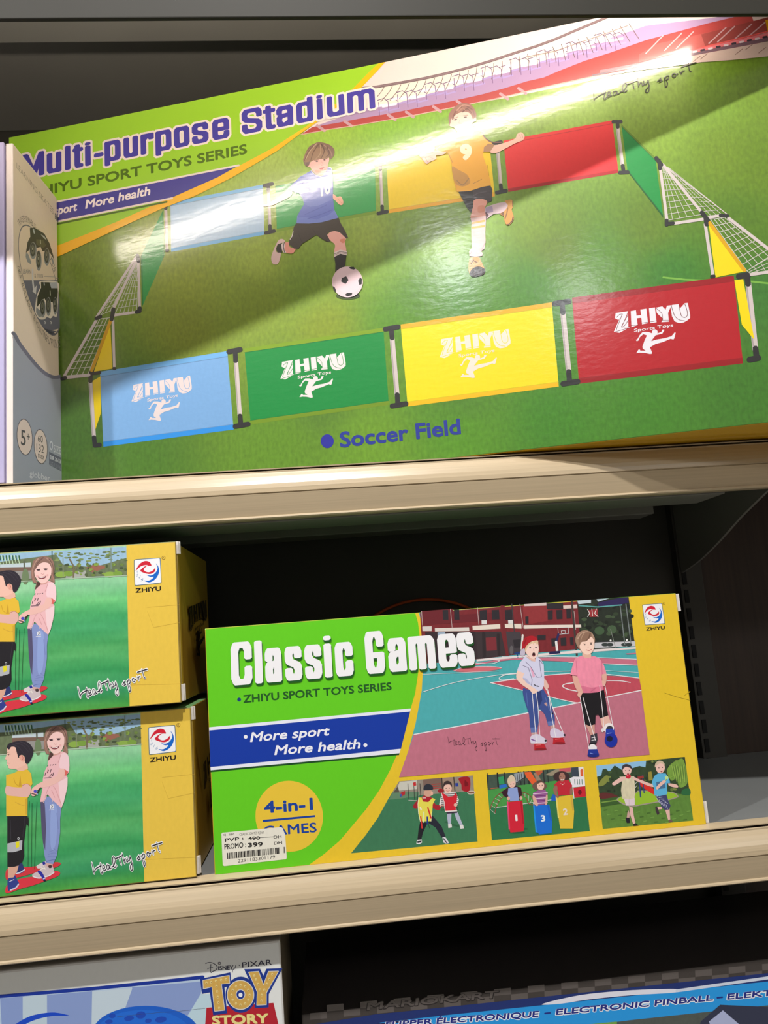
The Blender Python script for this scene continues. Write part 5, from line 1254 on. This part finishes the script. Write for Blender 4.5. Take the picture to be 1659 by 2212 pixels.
# walking boards
A.part('printed_child', 230, 'front_print', label='boy in yellow shirt seen from the side', key='c1')
A.f(0, 1360, 9.217)
A.p([(-120, 1260), (0, 1230), (280, 1210), (480, 1195), (620, 1180), (740, 1160), (850, 1125), (945, 1150), (900, 1200), (780, 1245), (560, 1290), (220, 1380), (60, 1410), (-120, 1440)], (206, 56, 66), sm=True)
A.p([(-120, 1560), (0, 1500), (150, 1430), (400, 1395), (620, 1400), (760, 1330), (830, 1290), (930, 1320), (890, 1390), (700, 1460), (400, 1560), (150, 1620), (-120, 1700)], (214, 54, 70), sm=True)
A.p([(100, 1150), (180, 1130), (215, 1200), (240, 1270), (190, 1320), (80, 1330), (50, 1290)], (44, 54, 110), sm=True); A.st([(75, 1330), (150, 1310), (235, 1260)], 22, (206, 212, 230), sm=True)
A.p([(-90, 1180), (120, 1180), (90, 1290), (40, 1360), (40, 1420), (-90, 1420)], (214, 166, 146))
A.p([(-90, 1430), (20, 1400), (50, 1360), (85, 1440), (130, 1520), (80, 1590), (-40, 1640), (-90, 1640)], (48, 62, 140), sm=True); A.st([(-40, 1640), (60, 1600), (118, 1530)], 26, (200, 206, 226), sm=True); A.st([(-60, 1480), (30, 1440)], 12, (206, 210, 226))
A.p([(-100, 235), (295, 235), (325, 330), (320, 440), (275, 400), (225, 760), (232, 1000), (195, 1110), (110, 1180), (40, 1200), (-100, 1200)], (34, 32, 38))
A.p([(-100, 760), (195, 700), (185, 880), (30, 925), (-100, 925)], (176, 178, 186)); A.p([(60, 730), (135, 720), (135, 825), (70, 850)], (222, 214, 40)); A.el(118, 668, 22, 24, (190, 194, 200)); A.el(118, 668, 12, 13, (40, 40, 46)); A.st([(250, 260), (200, 640)], 10, (56, 54, 62)); A.st([(-40, 320), (-30, 680)], 14, (56, 54, 62))
A.f(0, 1180, 9.217)
A.p([(-120, 1120), (20, 1090), (110, 1050), (200, 1015), (290, 1015), (370, 1100), (395, 1300), (360, 1340), (320, 1540), (260, 1600), (295, 1900), (-120, 1900)], (226, 186, 60))
A.p([(160, 1130), (175, 1290), (185, 1345), (120, 1345)], (200, 156, 50)); A.st([(30, 1180), (60, 1280), (140, 1345)], 12, (200, 154, 44), sm=True); A.p([(250, 1580), (300, 1560), (295, 1880), (260, 1880)], (206, 164, 56)); A.st([(60, 1640), (200, 1700), (270, 1680)], 14, (206, 164, 60), sm=True)
A.p([(-120, 1330), (0, 1350), (180, 1360), (200, 1310), (290, 1290), (360, 1340), (368, 1430), (330, 1520), (260, 1545), (100, 1530), (-120, 1490)], (224, 178, 170), sm=True); A.st([(190, 1330), (290, 1292), (362, 1345)], 9, (180, 110, 70), sm=True)
A.p([(-60, 700), (0, 740), (130, 820), (250, 880), (300, 940), (310, 1010), (200, 1050), (110, 1045), (60, 1000), (-60, 960)], (230, 182, 164))
A.p([(-90, 590), (40, 560), (90, 700), (130, 800), (180, 760), (250, 840), (260, 920), (100, 1000), (-20, 1005), (-70, 990), (-86, 940), (-108, 925), (-96, 895), (-112, 870), (-104, 835), (-140, 815), (-112, 740), (-100, 660)], (236, 190, 174), sm=True); A.st([(-96, 728), (-62, 722), (-40, 735)], 9, (84, 60, 56), sm=True); A.el(-74, 738, 11, 12, (50, 38, 40)); A.st([(-100, 694), (-40, 686)], 8, (120, 84, 74)); A.st([(-94, 896), (-52, 900)], 8, (180, 96, 96))
A.p([(-105, 600), (-70, 530), (60, 490), (190, 478), (290, 500), (370, 570), (415, 660), (400, 760), (330, 890), (270, 912), (248, 850), (240, 770), (190, 740), (140, 770), (118, 800), (90, 690), (60, 600), (-20, 590), (-60, 640)], (46, 42, 52), sm=True)
for q in ([(60, 520), (200, 560), (330, 700)], [(0, 540), (130, 600), (240, 740)], [(150, 490), (290, 560), (380, 700)]): A.st(q, 14, (66, 60, 70), sm=True, w2=5)
A.p([(135, 775), (190, 745), (245, 790), (235, 870), (180, 860)], (226, 166, 150), sm=True); A.st([(190, 770), (215, 800), (195, 840)], 9, (180, 96, 90), sm=True)
# girl
A.part('printed_child', 330, 'front_print', label='girl in pink shirt smiling', key='c2')
A.f(0, 1360, 9.217)
for q in ([(335, -40), (310, 440), (306, 1195)], [(385, 0), (380, 600), (372, 1210)], [(480, -20), (450, 640), (430, 1250)]): A.st(q, 8, (32, 66, 40))
A.p([(470, 1190), (560, 1140), (640, 1100), (660, 1150), (620, 1220), (500, 1240)], (214, 204, 208), sm=True); A.p([(580, 1125), (630, 1105), (650, 1160), (600, 1175)], (40, 44, 150))
A.p([(650, 1140), (790, 1130), (785, 1210), (770, 1260), (690, 1250), (640, 1200)], (206, 166, 164))
A.p([(385, 1365), (420, 1330), (500, 1290), (560, 1240), (620, 1170), (700, 1220), (780, 1200), (815, 1290), (800, 1340), (640, 1400), (500, 1425), (410, 1400)], (200, 186, 192), sm=True); A.st([(400, 1388), (520, 1422), (700, 1385), (812, 1320)], 22, (226, 220, 226), sm=True); A.p([(490, 1300), (540, 1280), (600, 1350), (640, 1440), (600, 1465), (560, 1390)], (44, 44, 160), sm=True); A.p([(600, 1465), (655, 1455), (650, 1485), (610, 1488)], (24, 26, 50)); A.st([(600, 1440), (640, 1430)], 14, (214, 214, 232))
for q in ([(540, 1270), (600, 1240)], [(560, 1230), (640, 1240)], [(610, 1190), (640, 1260)]): A.st(q, 12, (232, 228, 220))
A.p([(700, 1190), (760, 1180), (770, 1225), (720, 1235)], (70, 50, 56), sm=True)
A.p([(548, -40), (640, -110), (720, -120), (960, 90), (935, 320), (935, 560), (905, 780), (870, 1000), (830, 1090), (800, 1160), (660, 1140), (630, 1000), (600, 760), (570, 480)], (130, 146, 200))
A.p([(548, -40), (625, -100), (640, 80), (660, 500), (640, 900), (600, 760), (570, 480)], (84, 80, 112)); A.p([(760, 100), (860, 60), (880, 400), (850, 760), (780, 900), (740, 700)], (142, 162, 216), sm=True); A.st([(650, 1120), (740, 1090), (830, 1080)], 12, (96, 112, 170), sm=True)
for q in ([(700, 980), (800, 950), (860, 960)], [(720, 930), (800, 900)], [(690, 1020), (780, 1010), (850, 1020)], [(870, 200), (900, 500)], [(800, 860), (870, 920)]): A.st(q, 9, (110, 126, 184), sm=True)
A.p([(740, 40), (800, 25), (815, 110), (735, 120)], (216, 220, 232)); A.st([(770, 50), (785, 70), (765, 105)], 14, (40, 40, 60)); A.st([(720, 138), (815, 132)], 12, (216, 220, 232))
A.f(0, 1180, 9.217)
A.p([(820, 745), (700, 870), (690, 960), (640, 1050), (600, 1200), (590, 1400), (540, 1640), (600, 1640), (690, 1500), (800, 1620), (960, 1765), (1010, 1650), (1060, 1450), (1085, 1200), (1060, 1140), (1110, 1090), (1122, 950), (1105, 800), (1060, 720), (970, 690)], (232, 184, 190))
A.p([(900, 1260), (980, 1240), (1085, 1180), (1080, 1350), (1010, 1640), (970, 1740), (930, 1560)], (236, 206, 212)); A.p([(960, 740), (1060, 730), (1110, 820), (1118, 1000), (1100, 1080), (1020, 1020), (930, 1000), (930, 850)], (238, 204, 212), sm=True)
for q in ([(760, 1320), (700, 1400), (640, 1560)], [(800, 1340), (860, 1440), (960, 1700)], [(950, 760), (900, 900)], [(770, 1420), (830, 1560)], [(700, 980), (680, 1100)]): A.st(q, 10, (206, 146, 152), sm=True)
A.p([(1010, 1020), (1100, 1080), (1060, 1150), (1010, 1150)], (214, 104, 96)); A.st([(610, 1650), (670, 1540)], 14, (220, 190, 190)); A.st([(770, 1560), (790, 1640)], 10, (220, 190, 190))
for i in range(4): A.st([(690 + i * 50, 965 - i * 8), (705 + i * 50, 945 - i * 4)], 12, (70, 50, 66))
for q in ([(640, 1140), (655, 1090)], [(690, 1090), (710, 1040)], [(745, 1080), (760, 1030)], [(720, 1160), (790, 1150), (810, 1090)], [(740, 1140), (780, 1110)], [(620, 1190), (760, 1185)]): A.st(q, 13, (60, 44, 60))
A.p([(910, 1050), (960, 1020), (1020, 1030), (1025, 1140), (960, 1230), (800, 1320), (620, 1370), (560, 1370), (480, 1430), (470, 1500), (410, 1530), (370, 1500), (380, 1400), (440, 1340), (540, 1280), (720, 1210), (870, 1150)], (232, 186, 178), sm=True); A.st([(380, 1480), (460, 1500)], 16, (60, 40, 50)); A.el(455, 1438, 38, 30, (80, 70, 190)); A.st([(480, 1420), (492, 1500)], 20, (120, 160, 200)); A.st([(490, 1470), (550, 1370)], 20, (60, 44, 40))
A.p([(820, 690), (960, 690), (930, 740), (860, 760), (800, 770)], (214, 160, 152))
A.p([(650, 330), (700, 260), (790, 215), (900, 203), (1000, 230), (1060, 300), (1085, 430), (1078, 560), (1090, 730), (1030, 700), (990, 690), (1010, 560), (820, 330), (690, 480), (690, 600), (740, 720), (770, 760), (690, 860), (720, 740), (660, 720), (620, 560)], (146, 112, 100), sm=True)
A.p([(700, 860), (740, 700), (800, 720), (800, 770)], (84, 58, 56))
A.p([(690, 400), (760, 330), (900, 310), (980, 330), (1020, 420), (1015, 560), (960, 680), (870, 735), (800, 725), (730, 650), (688, 560)], (238, 200, 196), sm=True)
A.p([(655, 420), (690, 300), (800, 225), (930, 235), (1020, 320), (1030, 440), (980, 350), (900, 320), (830, 330), (760, 380), (700, 470), (660, 520)], (138, 106, 96), sm=True)
for q, c in (([(760, 250), (690, 340), (650, 480)], (180, 146, 130)), ([(860, 225), (760, 320), (700, 420)], (104, 78, 74)), ([(930, 240), (1020, 330), (1050, 520)], (176, 140, 124)), ([(980, 260), (1050, 380), (1060, 600)], (110, 82, 76)), ([(640, 480), (650, 600), (690, 720)], (170, 130, 116)), ([(1030, 560), (1060, 640), (1060, 700)], (170, 126, 112))): A.st(q, 22, c, sm=True, w2=10)
A.el(765, 472, 34, 15, (64, 46, 56)); A.el(910, 462, 32, 15, (64, 46, 56)); A.st([(720, 462), (800, 452)], 9, (120, 86, 84)); A.st([(870, 446), (945, 440)], 9, (120, 86, 84)); A.st([(820, 540), (850, 560), (875, 545)], 10, (214, 156, 154), sm=True)
A.p([(755, 605), (830, 612), (920, 588), (900, 630), (840, 650), (780, 640)], (130, 52, 64), sm=True); A.p([(770, 610), (830, 617), (905, 598), (890, 618), (830, 630), (785, 625)], (240, 232, 232)); A.el(740, 590, 26, 20, (232, 176, 176)); A.el(945, 575, 22, 20, (232, 176, 176))
# writing
A.part('slogan_lettering', 120, 'front_print', label='handwritten slogan with white edge'); A.f(0, 1150, 3.456)
healthy(A, (583, 1158), (599, 1232), (1084, 1086), 22, (238, 240, 242)); healthy(A, (583, 1158), (599, 1232), (1084, 1086), 7, (24, 22, 44))
A.part('brand_emblem', 60, 'front_print', label='white badge with red and blue swirl')
emblem(A, [(290.4, 1209), (346, 1205), (348, 1259.5), (291.2, 1265)])
A.part('brand_lettering', 60, 'front_print'); A.f(0, 1150, 3.456); A.tx('ZHIYU', (1012, 450), (1203, 434), 34, (30, 22, 16), 0.035); A.part('registered_mark', 60, 'front_print'); A.el(1221, 190, 14, 14, (120, 90, 40)); A.el(1221, 190, 11, 11, YS); A.tx('R', (1215, 196), (1228, 195), 13, (90, 66, 30))
for q in ([(1100, 590), (1146, 710), (1345, 672)], [(1100, 560), (1340, 540)], [(970, 1140), (1350, 1130)]): A.st(q, 1.6, (200, 166, 60))
A.build()
B = Art(stk, M_CARD, 1.0, (SW / 2 + 0.0009, 0, 0), (1, 0, 0))
B.part('side_print', 0, label='black brand lettering')
sq = [proj(stk.matrix_world @ Vector((SW / 2, y, z))) for y, z in ((.030, SHH), (SD_ - .01, SHH), (SD_ - .01, 0), (.030, 0))]
H_ = homography([(0, 0), (1, 0), (1, 1), (0, 1)], sq)
zhiyu(B, [(1310, 640), (1510, 640), (1510, 780), (1310, 780)], [H_(.12, .26), H_(1.02, .26), H_(1.02, .80), H_(.12, .80)], (40, 34, 16), (150, 120, 40))
B.build()


def copy_thing(root, delta):
    r = root.copy(); COL.objects.link(r); r.matrix_world = Matrix.Translation(delta) @ root.matrix_world
    for ch in [o for o in bpy.data.objects if o.parent == root]:
        c = ch.copy(); COL.objects.link(c); c.parent = r
        for g_ in [o for o in bpy.data.objects if o.parent == ch]:
            d = g_.copy(); COL.objects.link(d); d.parent = c
    return r


low = copy_thing(stk, Vector((0.0073, 0.0125, -0.1798)))
tag(low, 'yellow and green walking board game box, bottom of the stack of two')

# ------------------------------------------------------------------ skate box on the upper shelf (only its end shows)
SKYAW = math.radians(-5.6)
skb = empty('skate_box', (-0.334, 0.0225, 0.1908), SKYAW)
tag(skb, 'white and grey-blue skate box at the left end of the upper shelf', 'box')
M_SK = print_mat('matt_card', rough=0.55, spec=0.4, bump=0.02, bscale=40)
SKH, SKD = 0.4185, 0.120
bevel_box('carton', (-0.0085, 0, 0, SKD, 0, SKH), M_SK, skb, 0.0013, lambda n, c: lin((226, 214, 208)) if c.z > .205 else lin((176, 188, 216)))
bevel_box('body', (-0.22, -0.0086, 0.004, 0.085, 0, SKH), M_SK, skb, 0.0012, lambda n, c: lin((214, 206, 226)))
bevel_box('front_panel', (-0.22, -0.0104, -0.0012, 0.0039, 0.003, SKH + .0015), M_SK, skb, 0.001, lambda n, c: lin((176, 170, 208)) if c.z < .5 else lin((220, 210, 220)))
A = Art(skb, M_SK, 1.0, (0, 0, 0), (1, 0, 0))
A.part('end_print', 0)
se = [proj(skb.matrix_world @ Vector((0, y, z))) for y, z in ((.0012, SKH - .0012), (SKD - .0012, SKH - .0012), (SKD - .0012, .0012), (.0012, .0012))]
A.p(se, (214, 196, 176), g=.06)
A.f(0, 650, 4.337)
wave = [(100, 292), (140, 320), (180, 395), (250, 490), (330, 590), (400, 660), (460, 700), (520, 716), (592, 700)]
A.p([(x, y) for x, y in [(122, 300)] + wave[1:]] + [(600, 730), (594, 1720), (122, 1720)], (156, 160, 172), sm=False)
A.st([(122, 302)] + wave[1:], 34, (112, 112, 128), sm=True)
A.part('printed_symbol', 40, 'end_print', label='round age and weight symbols')
for cx_, cy_, rx, ry in ((231, 1275, 70, 168), (382, 1365, 60, 160)):
    A.el(cx_, cy_, rx + 4, ry + 5, (92, 86, 92), -4); A.el(cx_, cy_, rx - 1, ry - 3, (222, 202, 190), -4)
D_ = (84, 80, 78)
A.tf = None
A.tx('5', (196, 1345), (242, 1358), 150, D_, 0.01); A.tx('+', (250, 1312), (280, 1318), 90, D_, 0.0)
A.tx('60', (355, 1318), (402, 1330), 66, D_); A.tx('132', (342, 1408), (412, 1428), 76, D_); A.tx('max', (357, 1468), (414, 1490), 62, D_)
A.el(480, 1355, 16, 44, (206, 208, 216)); A.el(480, 1355, 9, 28, (150, 154, 168)); A.tx('SIZE', (504, 1415), (571, 1440), 72, (212, 212, 218), 0.0)
A.p([(460, 1412), (574, 1470), (574, 1594), (460, 1532)], (104, 106, 122)); A.tx('EUR 30-33', (466, 1478), (570, 1524), 38, (206, 206, 214), 0.02); A.tx('US 12-1.5', (470, 1535), (568, 1580), 36, (150, 152, 164))
A.tx('globber', (278, 1640), (470, 1690), 58, (206, 206, 212), 0.01)
A.part('series_lettering', 40, 'end_print'); A.f(0, 280, 9.217)
A.tx('LEARNING SKATES', (330, 760), (1068, 1700), 118, (150, 138, 122)); A.tx('EVO', (1095, 1770), (1178, 1870), 120, (70, 76, 80), 0.02)
A.part('round_picture', 40, 'end_print', label='oval picture of two skate wheels'); A.f(20, 460, 7.377)
OV = homography([(168, 1060), (475, 225), (790, 1060), (475, 1885)], [(-1, 0), (0, -1), (1, 0), (0, 1)])
OVI = homography([(-1, 0), (0, -1), (1, 0), (0, 1)], [(168, 760), (340, 225), (785, 1290), (600, 1890)])
ell = [OVI(math.cos(t), math.sin(t)) for t in [2 * math.pi * i / 48 for i in range(48)]]
A.p([OVI(math.cos(t) * 1.012, math.sin(t) * 1.012) for t in [2 * math.pi * i / 48 for i in range(48)]], (104, 104, 112)); A.p([OVI(math.cos(t) * .985, math.sin(t) * .985) for t in [2 * math.pi * i / 48 for i in range(48)]], (220, 200, 178))
lower = [q for q in ell if q[1] > 1076]
A.p([(212, 1072)] + sorted([q for q in lower if q[0] < 600], key=lambda q: q[1]) + sorted([q for q in lower if q[0] >= 600], key=lambda q: -q[1]) + [(768, 1072)], (108, 108, 122))
K_, G_, LGY = (58, 58, 46), (140, 142, 144), (176, 178, 184)


def wheel(cx_, cy_, rx, ry):
    A.el(cx_, cy_, rx, ry, G_); A.el(cx_ - rx * .1, cy_ - ry * .12, rx * .78, ry * .82, (70, 70, 62)); A.el(cx_ - rx * .1, cy_ - ry * .12, rx * .5, ry * .55, (110, 110, 96)); A.el(cx_ - rx * .15, cy_ - ry * .16, rx * .26, ry * .3, (40, 40, 36)); A.st([(cx_ - rx * .2, cy_ - ry * .35), (cx_ - rx * .2, cy_ - ry * .1)], rx * .2, (190, 190, 176))


A.p([(328, 240), (400, 232), (560, 330), (640, 480), (690, 640), (720, 760), (690, 700), (650, 640), (600, 600), (530, 612), (500, 540), (430, 560), (350, 560), (265, 640), (290, 470), (335, 380)], K_)
A.p([(265, 640), (300, 650), (350, 780), (345, 820), (290, 780), (262, 700)], G_); wheel(380, 600, 56, 135); wheel(470, 760, 46, 165); wheel(600, 700, 46, 140); A.p([(660, 680), (700, 740), (720, 840), (690, 800)], G_); A.st([(385, 260), (400, 320)], 22, LGY); A.p([(500, 340), (560, 370), (600, 440), (550, 400)], LGY); A.p([(430, 420), (540, 430), (590, 520), (540, 560), (430, 500)], (88, 84, 62)); A.st([(495, 430), (498, 490)], 14, (180, 180, 160))
A.p([(490, 1090), (770, 1100), (782, 1300), (770, 1560), (750, 1660), (700, 1640), (660, 1680), (600, 1660), (560, 1695), (480, 1690), (420, 1600), (410, 1520), (440, 1310), (495, 1180)], (226, 214, 200), sm=True)
A.p([(505, 1100), (765, 1110), (775, 1250), (765, 1460), (700, 1470), (690, 1420), (590, 1420), (560, 1360), (440, 1500), (450, 1330), (508, 1190)], K_); A.p([(430, 1500), (500, 1560), (520, 1650), (470, 1660), (425, 1580)], G_); wheel(535, 1520, 46, 145); wheel(625, 1490, 42, 150); wheel(733, 1480, 38, 140); A.p([(640, 1110), (765, 1100), (770, 1200), (670, 1200)], LGY); A.st([(650, 1240), (655, 1310)], 14, (180, 180, 160)); A.st([(555, 1110), (560, 1150)], 16, LGY)
A.st([(372, 900), (375, 1080), (392, 1220)], 26, (206, 202, 204), sm=True); A.p([(366, 1246), (436, 1155), (424, 1296)], (206, 202, 204)); A.tx('LEARN', (218, 965), (348, 972), 72, (128, 126, 128), 0.0); A.tx('& TURN', (402, 1030), (538, 1032), 66, (128, 126, 128), 0.0); A.st([(560, 1010), (735, 1020)], 12, (176, 166, 156))
for x in (560, 655): A.st([(x, 1725), (x + 18, 1745), (x + 10, 1765)], 12, (200, 198, 200))
A.part('circle_lettering', 40, 'end_print')


def ring_text(t, a0, a1, r, h):
    for i, ch in enumerate(t):
        if ch == ' ': continue
        a = math.radians(a0 + (a1 - a0) * i / len(t)); b_ = math.radians(a0 + (a1 - a0) * (i + .82) / len(t)); m_ = (a + b_) / 2
        if ch == 'I': a = m_ - .012 * (1 if a1 > a0 else -1); b_ = m_ + .012 * (1 if a1 > a0 else -1)
        P = [A.T(OVI(r * math.cos(q), r * math.sin(q))) for q in (a, b_)]
        top = [A.T(OVI((r + h) * math.cos(q), (r + h) * math.sin(q))) for q in (a, b_)]
        vs_, ts_ = text_tris(ch, 0.0, 0.0)
        x0 = min(v[0] for v in vs_); x1 = max(v[0] for v in vs_); A.L += .2; vl = []
        for x_, y_ in vs_:
            u = (x_ - x0) / (x1 - x0); v = y_ / CAP
            vl.append(A.loc(tuple((P[0][k] * (1 - u) + P[1][k] * u) * (1 - v) + (top[0][k] * (1 - u) + top[1][k] * u) * v for k in (0, 1))))
        A._add(vl, ts_, [A.col((110, 102, 96))] * len(vl))


ring_text('TRANSFORMABLE SKATES FOR KIDS', -132, 2, 1.06, .15)
A.part('circle_lettering', 40, 'end_print', key='ring2')
ring_text('DES ROLLERS EVOLUTIFS POUR LES ENFANTS', 172, 18, 1.21, -.15)
A.build()

# ------------------------------------------------------------------ boxes on the lowest shelf
M_TS = print_mat('glossy_card', rough=0.3, spec=0.5, bump=0.03, bscale=50, bstretch=(.4, 1, 2))
TW, THH = 0.42, 0.447
tsb = empty('toy_box', (-0.0655 - TW / 2, 0.0215, -0.7593))
tag(tsb, 'pale blue toy box with yellow lettered logo, bottom left corner of the photo', 'box')
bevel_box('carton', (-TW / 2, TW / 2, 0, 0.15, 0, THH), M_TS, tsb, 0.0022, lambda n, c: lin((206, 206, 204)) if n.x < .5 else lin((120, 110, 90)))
A = Art(tsb, M_TS, 1.0)
A.part('front_print', 0)
tf = [proj(tsb.matrix_world @ Vector(q)) for q in ((-TW / 2 + .0015, 0, THH - .0022), (TW / 2 - .0022, 0, THH - .0022), (TW / 2 - .0022, 0, .24), (-TW / 2 + .0015, 0, .24))]
A.p(tf, (222, 226, 226), g=.05)
A.f(380, 1990, 5.53)
bl = [(0 - 2900, 1130), (-2100, 905), (0, 725), (300, 668)]
A.p([(-2900, 985), (-2100, 897), (-1000, 806), (0, 702), (320, 668), (330, 735), (300, 860), (1000, 1500), (-2900, 1600)], (176, 198, 224))
for q in ([(-2100, 920), (-1830, 900), (-1830, 1600), (-2060, 1600)], [(-1540, 880), (-1000, 835), (-1010, 1300), (-1540, 1300)], [(-520, 790), (300, 720), (300, 860), (60, 1260), (-700, 1260), (-600, 900)]): A.p(q, (132, 154, 206))
A.p([(-1540, 880), (-1830, 905), (-1830, 1300), (-1540, 1300)], (184, 204, 218)); A.p([(-520, 800), (-1000, 840), (-1010, 1300), (-700, 1300)], (190, 208, 222)); A.p([(300, 870), (460, 870), (460, 1300), (40, 1300)], (184, 212, 226))
A.st([(-2900, 975), (-2100, 897), (-1000, 806), (0, 704), (320, 668)], 44, (12, 48, 150))
A.el(-360 + 0, 1340, 640, 330, (16, 92, 200), 0, 40); A.el(-390, 1330, 560, 270, (24, 104, 212), 0, 40)
random.seed(4)
for x, y, rx, ry in ((-560, 1160, 60, 30), (-420, 1120, 60, 44), (-180, 1175, 70, 36), (-760, 1130, 40, 30), (-330, 1190, 40, 26), (-800, 1200, 46, 26)): A.el(x, y, rx, ry, (20, 70, 180), -8, 14)
A.p([(-1950, 1260), (-1800, 1160), (-1650, 1110), (-1450, 1090), (-1270, 1130), (-1450, 1130), (-1620, 1160), (-1780, 1220), (-1880, 1300)], (14, 70, 196), sm=True)
A.st([(-700, 1140), (-200, 1090), (0, 1080), (160, 1062), (350, 1040)], 4, (60, 70, 90))
A.part('logo_lettering', 60, 'front_print', label='yellow lettering with lamp dots on a blue edge')
Bl, Wh, Yg = (16, 50, 140), (214, 216, 214), (206, 166, 84)
A.p([(365, 1035), (420, 1030), (1165, 975), (1240, 1300), (345, 1300)], (176, 24, 44)); A.st([(365, 1035), (435, 1028)], 5, (230, 140, 140))
T_ = [(325, 708), (635, 650), (640, 738), (540, 748), (580, 1060), (465, 1072), (432, 780), (330, 805)]
Y_ = [(872, 610), (985, 602), (1045, 768), (1108, 602), (1222, 598), (1078, 855), (1078, 995), (968, 1000), (975, 845)]
gw = lambda q, d: (lambda cx_, cy_: [(x + d * (1 if x > cx_ else -1), y + d * (1 if y > cy_ else -1)) for x, y in q])(sum(x for x, y in q) / len(q), sum(y for x, y in q) / len(q))
A.p([(290, 690), (650, 610), (665, 770), (580, 790), (612, 1100), (445, 1125), (405, 850), (310, 868)], Bl)
A.p([(815, 572), (1005, 568), (1045, 650), (1080, 568), (1272, 562), (1110, 870), (1108, 1030), (940, 1040), (945, 860)], Bl)
A.el(775, 878, 182, 216, Bl, 0, 36)
A.st(T_ + [T_[0]], 14, Wh); A.p(T_, Yg, g=.3); A.st(Y_ + [Y_[0]], 14, Wh); A.p(Y_, Yg, g=.3)
A.el(772, 880, 164, 178, Wh, 0, 32); A.el(772, 880, 155, 169, Yg, 0, 32, g=.3); A.el(772, 875, 56, 62, Wh); A.el(772, 875, 48, 54, Bl); A.el(772, 880, 24, 26, (236, 240, 244))
dots = [(365, 735), (420, 728), (478, 712), (540, 700), (597, 692), (485, 775), (492, 838), (500, 905), (508, 970), (516, 1035), (936, 650), (955, 695), (980, 752), (1003, 818), (1150, 632), (1115, 690), (1086, 748), (1055, 818), (1024, 880), (1022, 950)]
dots += [(772 + 108 * math.cos(2 * math.pi * i / 12), 880 + 118 * math.sin(2 * math.pi * i / 12)) for i in range(12)]
for x, y in dots: A.el(x, y, 14, 17, (226, 206, 136), n=10); A.el(x + 2, y + 5, 6, 5, (150, 110, 50), n=8)
A.tx('STORY', (432, 1240), (1110, 1210), 118, (230, 216, 140), 0.05)
NV = (34, 36, 66)
A.part('brand_lettering', 60, 'front_print')
A.st([(355, 505), (400, 492), (450, 505), (492, 540), (480, 580), (440, 600), (418, 612), (414, 560), (418, 515)], 8, NV, sm=True); A.st([(378, 570), (400, 560), (440, 555)], 7, NV, sm=True); A.el(520, 502, 19, 17, NV); A.el(520, 502, 12, 10, (206, 206, 204))
A.tx('ISNEY', (506, 585), (690, 575), 52, NV, 0.02); A.st([(715, 525), (705, 560), (680, 580), (674, 612)], 7, NV, sm=True); A.el(757, 527, 6, 7, NV)
A.tx('PIXAR', (792, 555), (1148, 520), 68, NV, 0.004)
A.build()

PW, PH = 0.75, 0.3565
pbb = empty('toy_box', (-0.050 + PW / 2, 0.0585, -0.7593))
tag(pbb, 'dark and blue electronic pinball game box on the lowest shelf, bottom right of the photo', 'box')
bevel_box('carton', (-PW / 2, PW / 2, 0, 0.20, 0, PH), M_TS, pbb, 0.0015, lambda n, c: lin((60, 55, 53)))
A = Art(pbb, M_TS, 1.0)
A.part('front_print', 0)
A.f(760, 2080, 3.318)
pf = [proj(pbb.matrix_world @ Vector(q)) for q in ((-PW / 2 + .0015, 0, PH - .0016), (PW / 2 - .0015, 0, PH - .0016), (PW / 2 - .0015, 0, .22), (-PW / 2 + .0015, 0, .22))]
A.p(pf, (96, 90, 88), g=.1)
for i in range(34):
    for j in range(2):
        if (i + j) % 2: x = -300 + i * 120; y = 285 - (x) * .094 + j * 48; A.p([(x, y), (x + 120, y - 11), (x + 122, y + 36), (x + 2, y + 47)], (90, 84, 82))
A.p([(-360, 455), (160, 370), (600, 325), (1400, 240), (3300, 40), (3300, 900), (-360, 900)], (20, 44, 110))
A.p([(200, 428), (700, 372), (1400, 300), (3300, 100), (3300, 900), (200, 900)], (30, 150, 226)); A.p([(-360, 500), (160, 440), (420, 402), (200, 470), (-360, 700)], (16, 34, 84))
A.p([(1100, 520), (2000, 410), (3300, 270), (3300, 900), (1100, 900)], (76, 84, 80), g=.5); A.p([(1380, 470), (1900, 420), (1900, 520), (1380, 560)], (110, 160, 70)); A.p([(2500, 420), (2640, 300), (3300, 330), (3300, 900), (2400, 900)], (44, 50, 74)); A.p([(2560, 420), (2660, 340), (2800, 460), (2600, 560)], (170, 180, 216)); A.p([(-360, 520), (1100, 560), (1100, 900), (-360, 900)], (70, 76, 74), g=.4)
A.p([(1360, 298), (1500, 258), (1700, 222), (2000, 196), (2300, 186), (2340, 198), (2300, 214), (2000, 232), (1700, 262), (1500, 292)], (222, 224, 238), sm=True); A.st([(2330, 200), (3300, 62)], 22, (204, 214, 232))
A.part('caption_lettering', 60, 'front_print')
for t_, q0, q1 in (('FLIPPER ÉLECTRONIQUE', (240, 462), (1345, 384)), ('ELECTRONIC PINBALL', (1462, 372), (2590, 268)), ('ELEKTRONISCHER FLIPPER', (2690, 262), (4100, 132))):
    A.tx2(t_, q0, q1, 44, (24, 40, 130), (232, 236, 244), 0.04, 0.10, .12)
A.st([(1385, 362), (1420, 358)], 12, (24, 40, 130)); A.st([(2620, 250), (2655, 246)], 12, (24, 40, 130))
A.part('title_lettering', 60, 'front_print', label='dark embossed lettering')
A.tx('MARIOKART', (100, 340), (1065, 248), 58, (30, 26, 28), 0.08, .1); A.tx('MARIOKART', (108, 336), (1058, 245), 52, (92, 86, 84), 0.03, .1)
A.build()
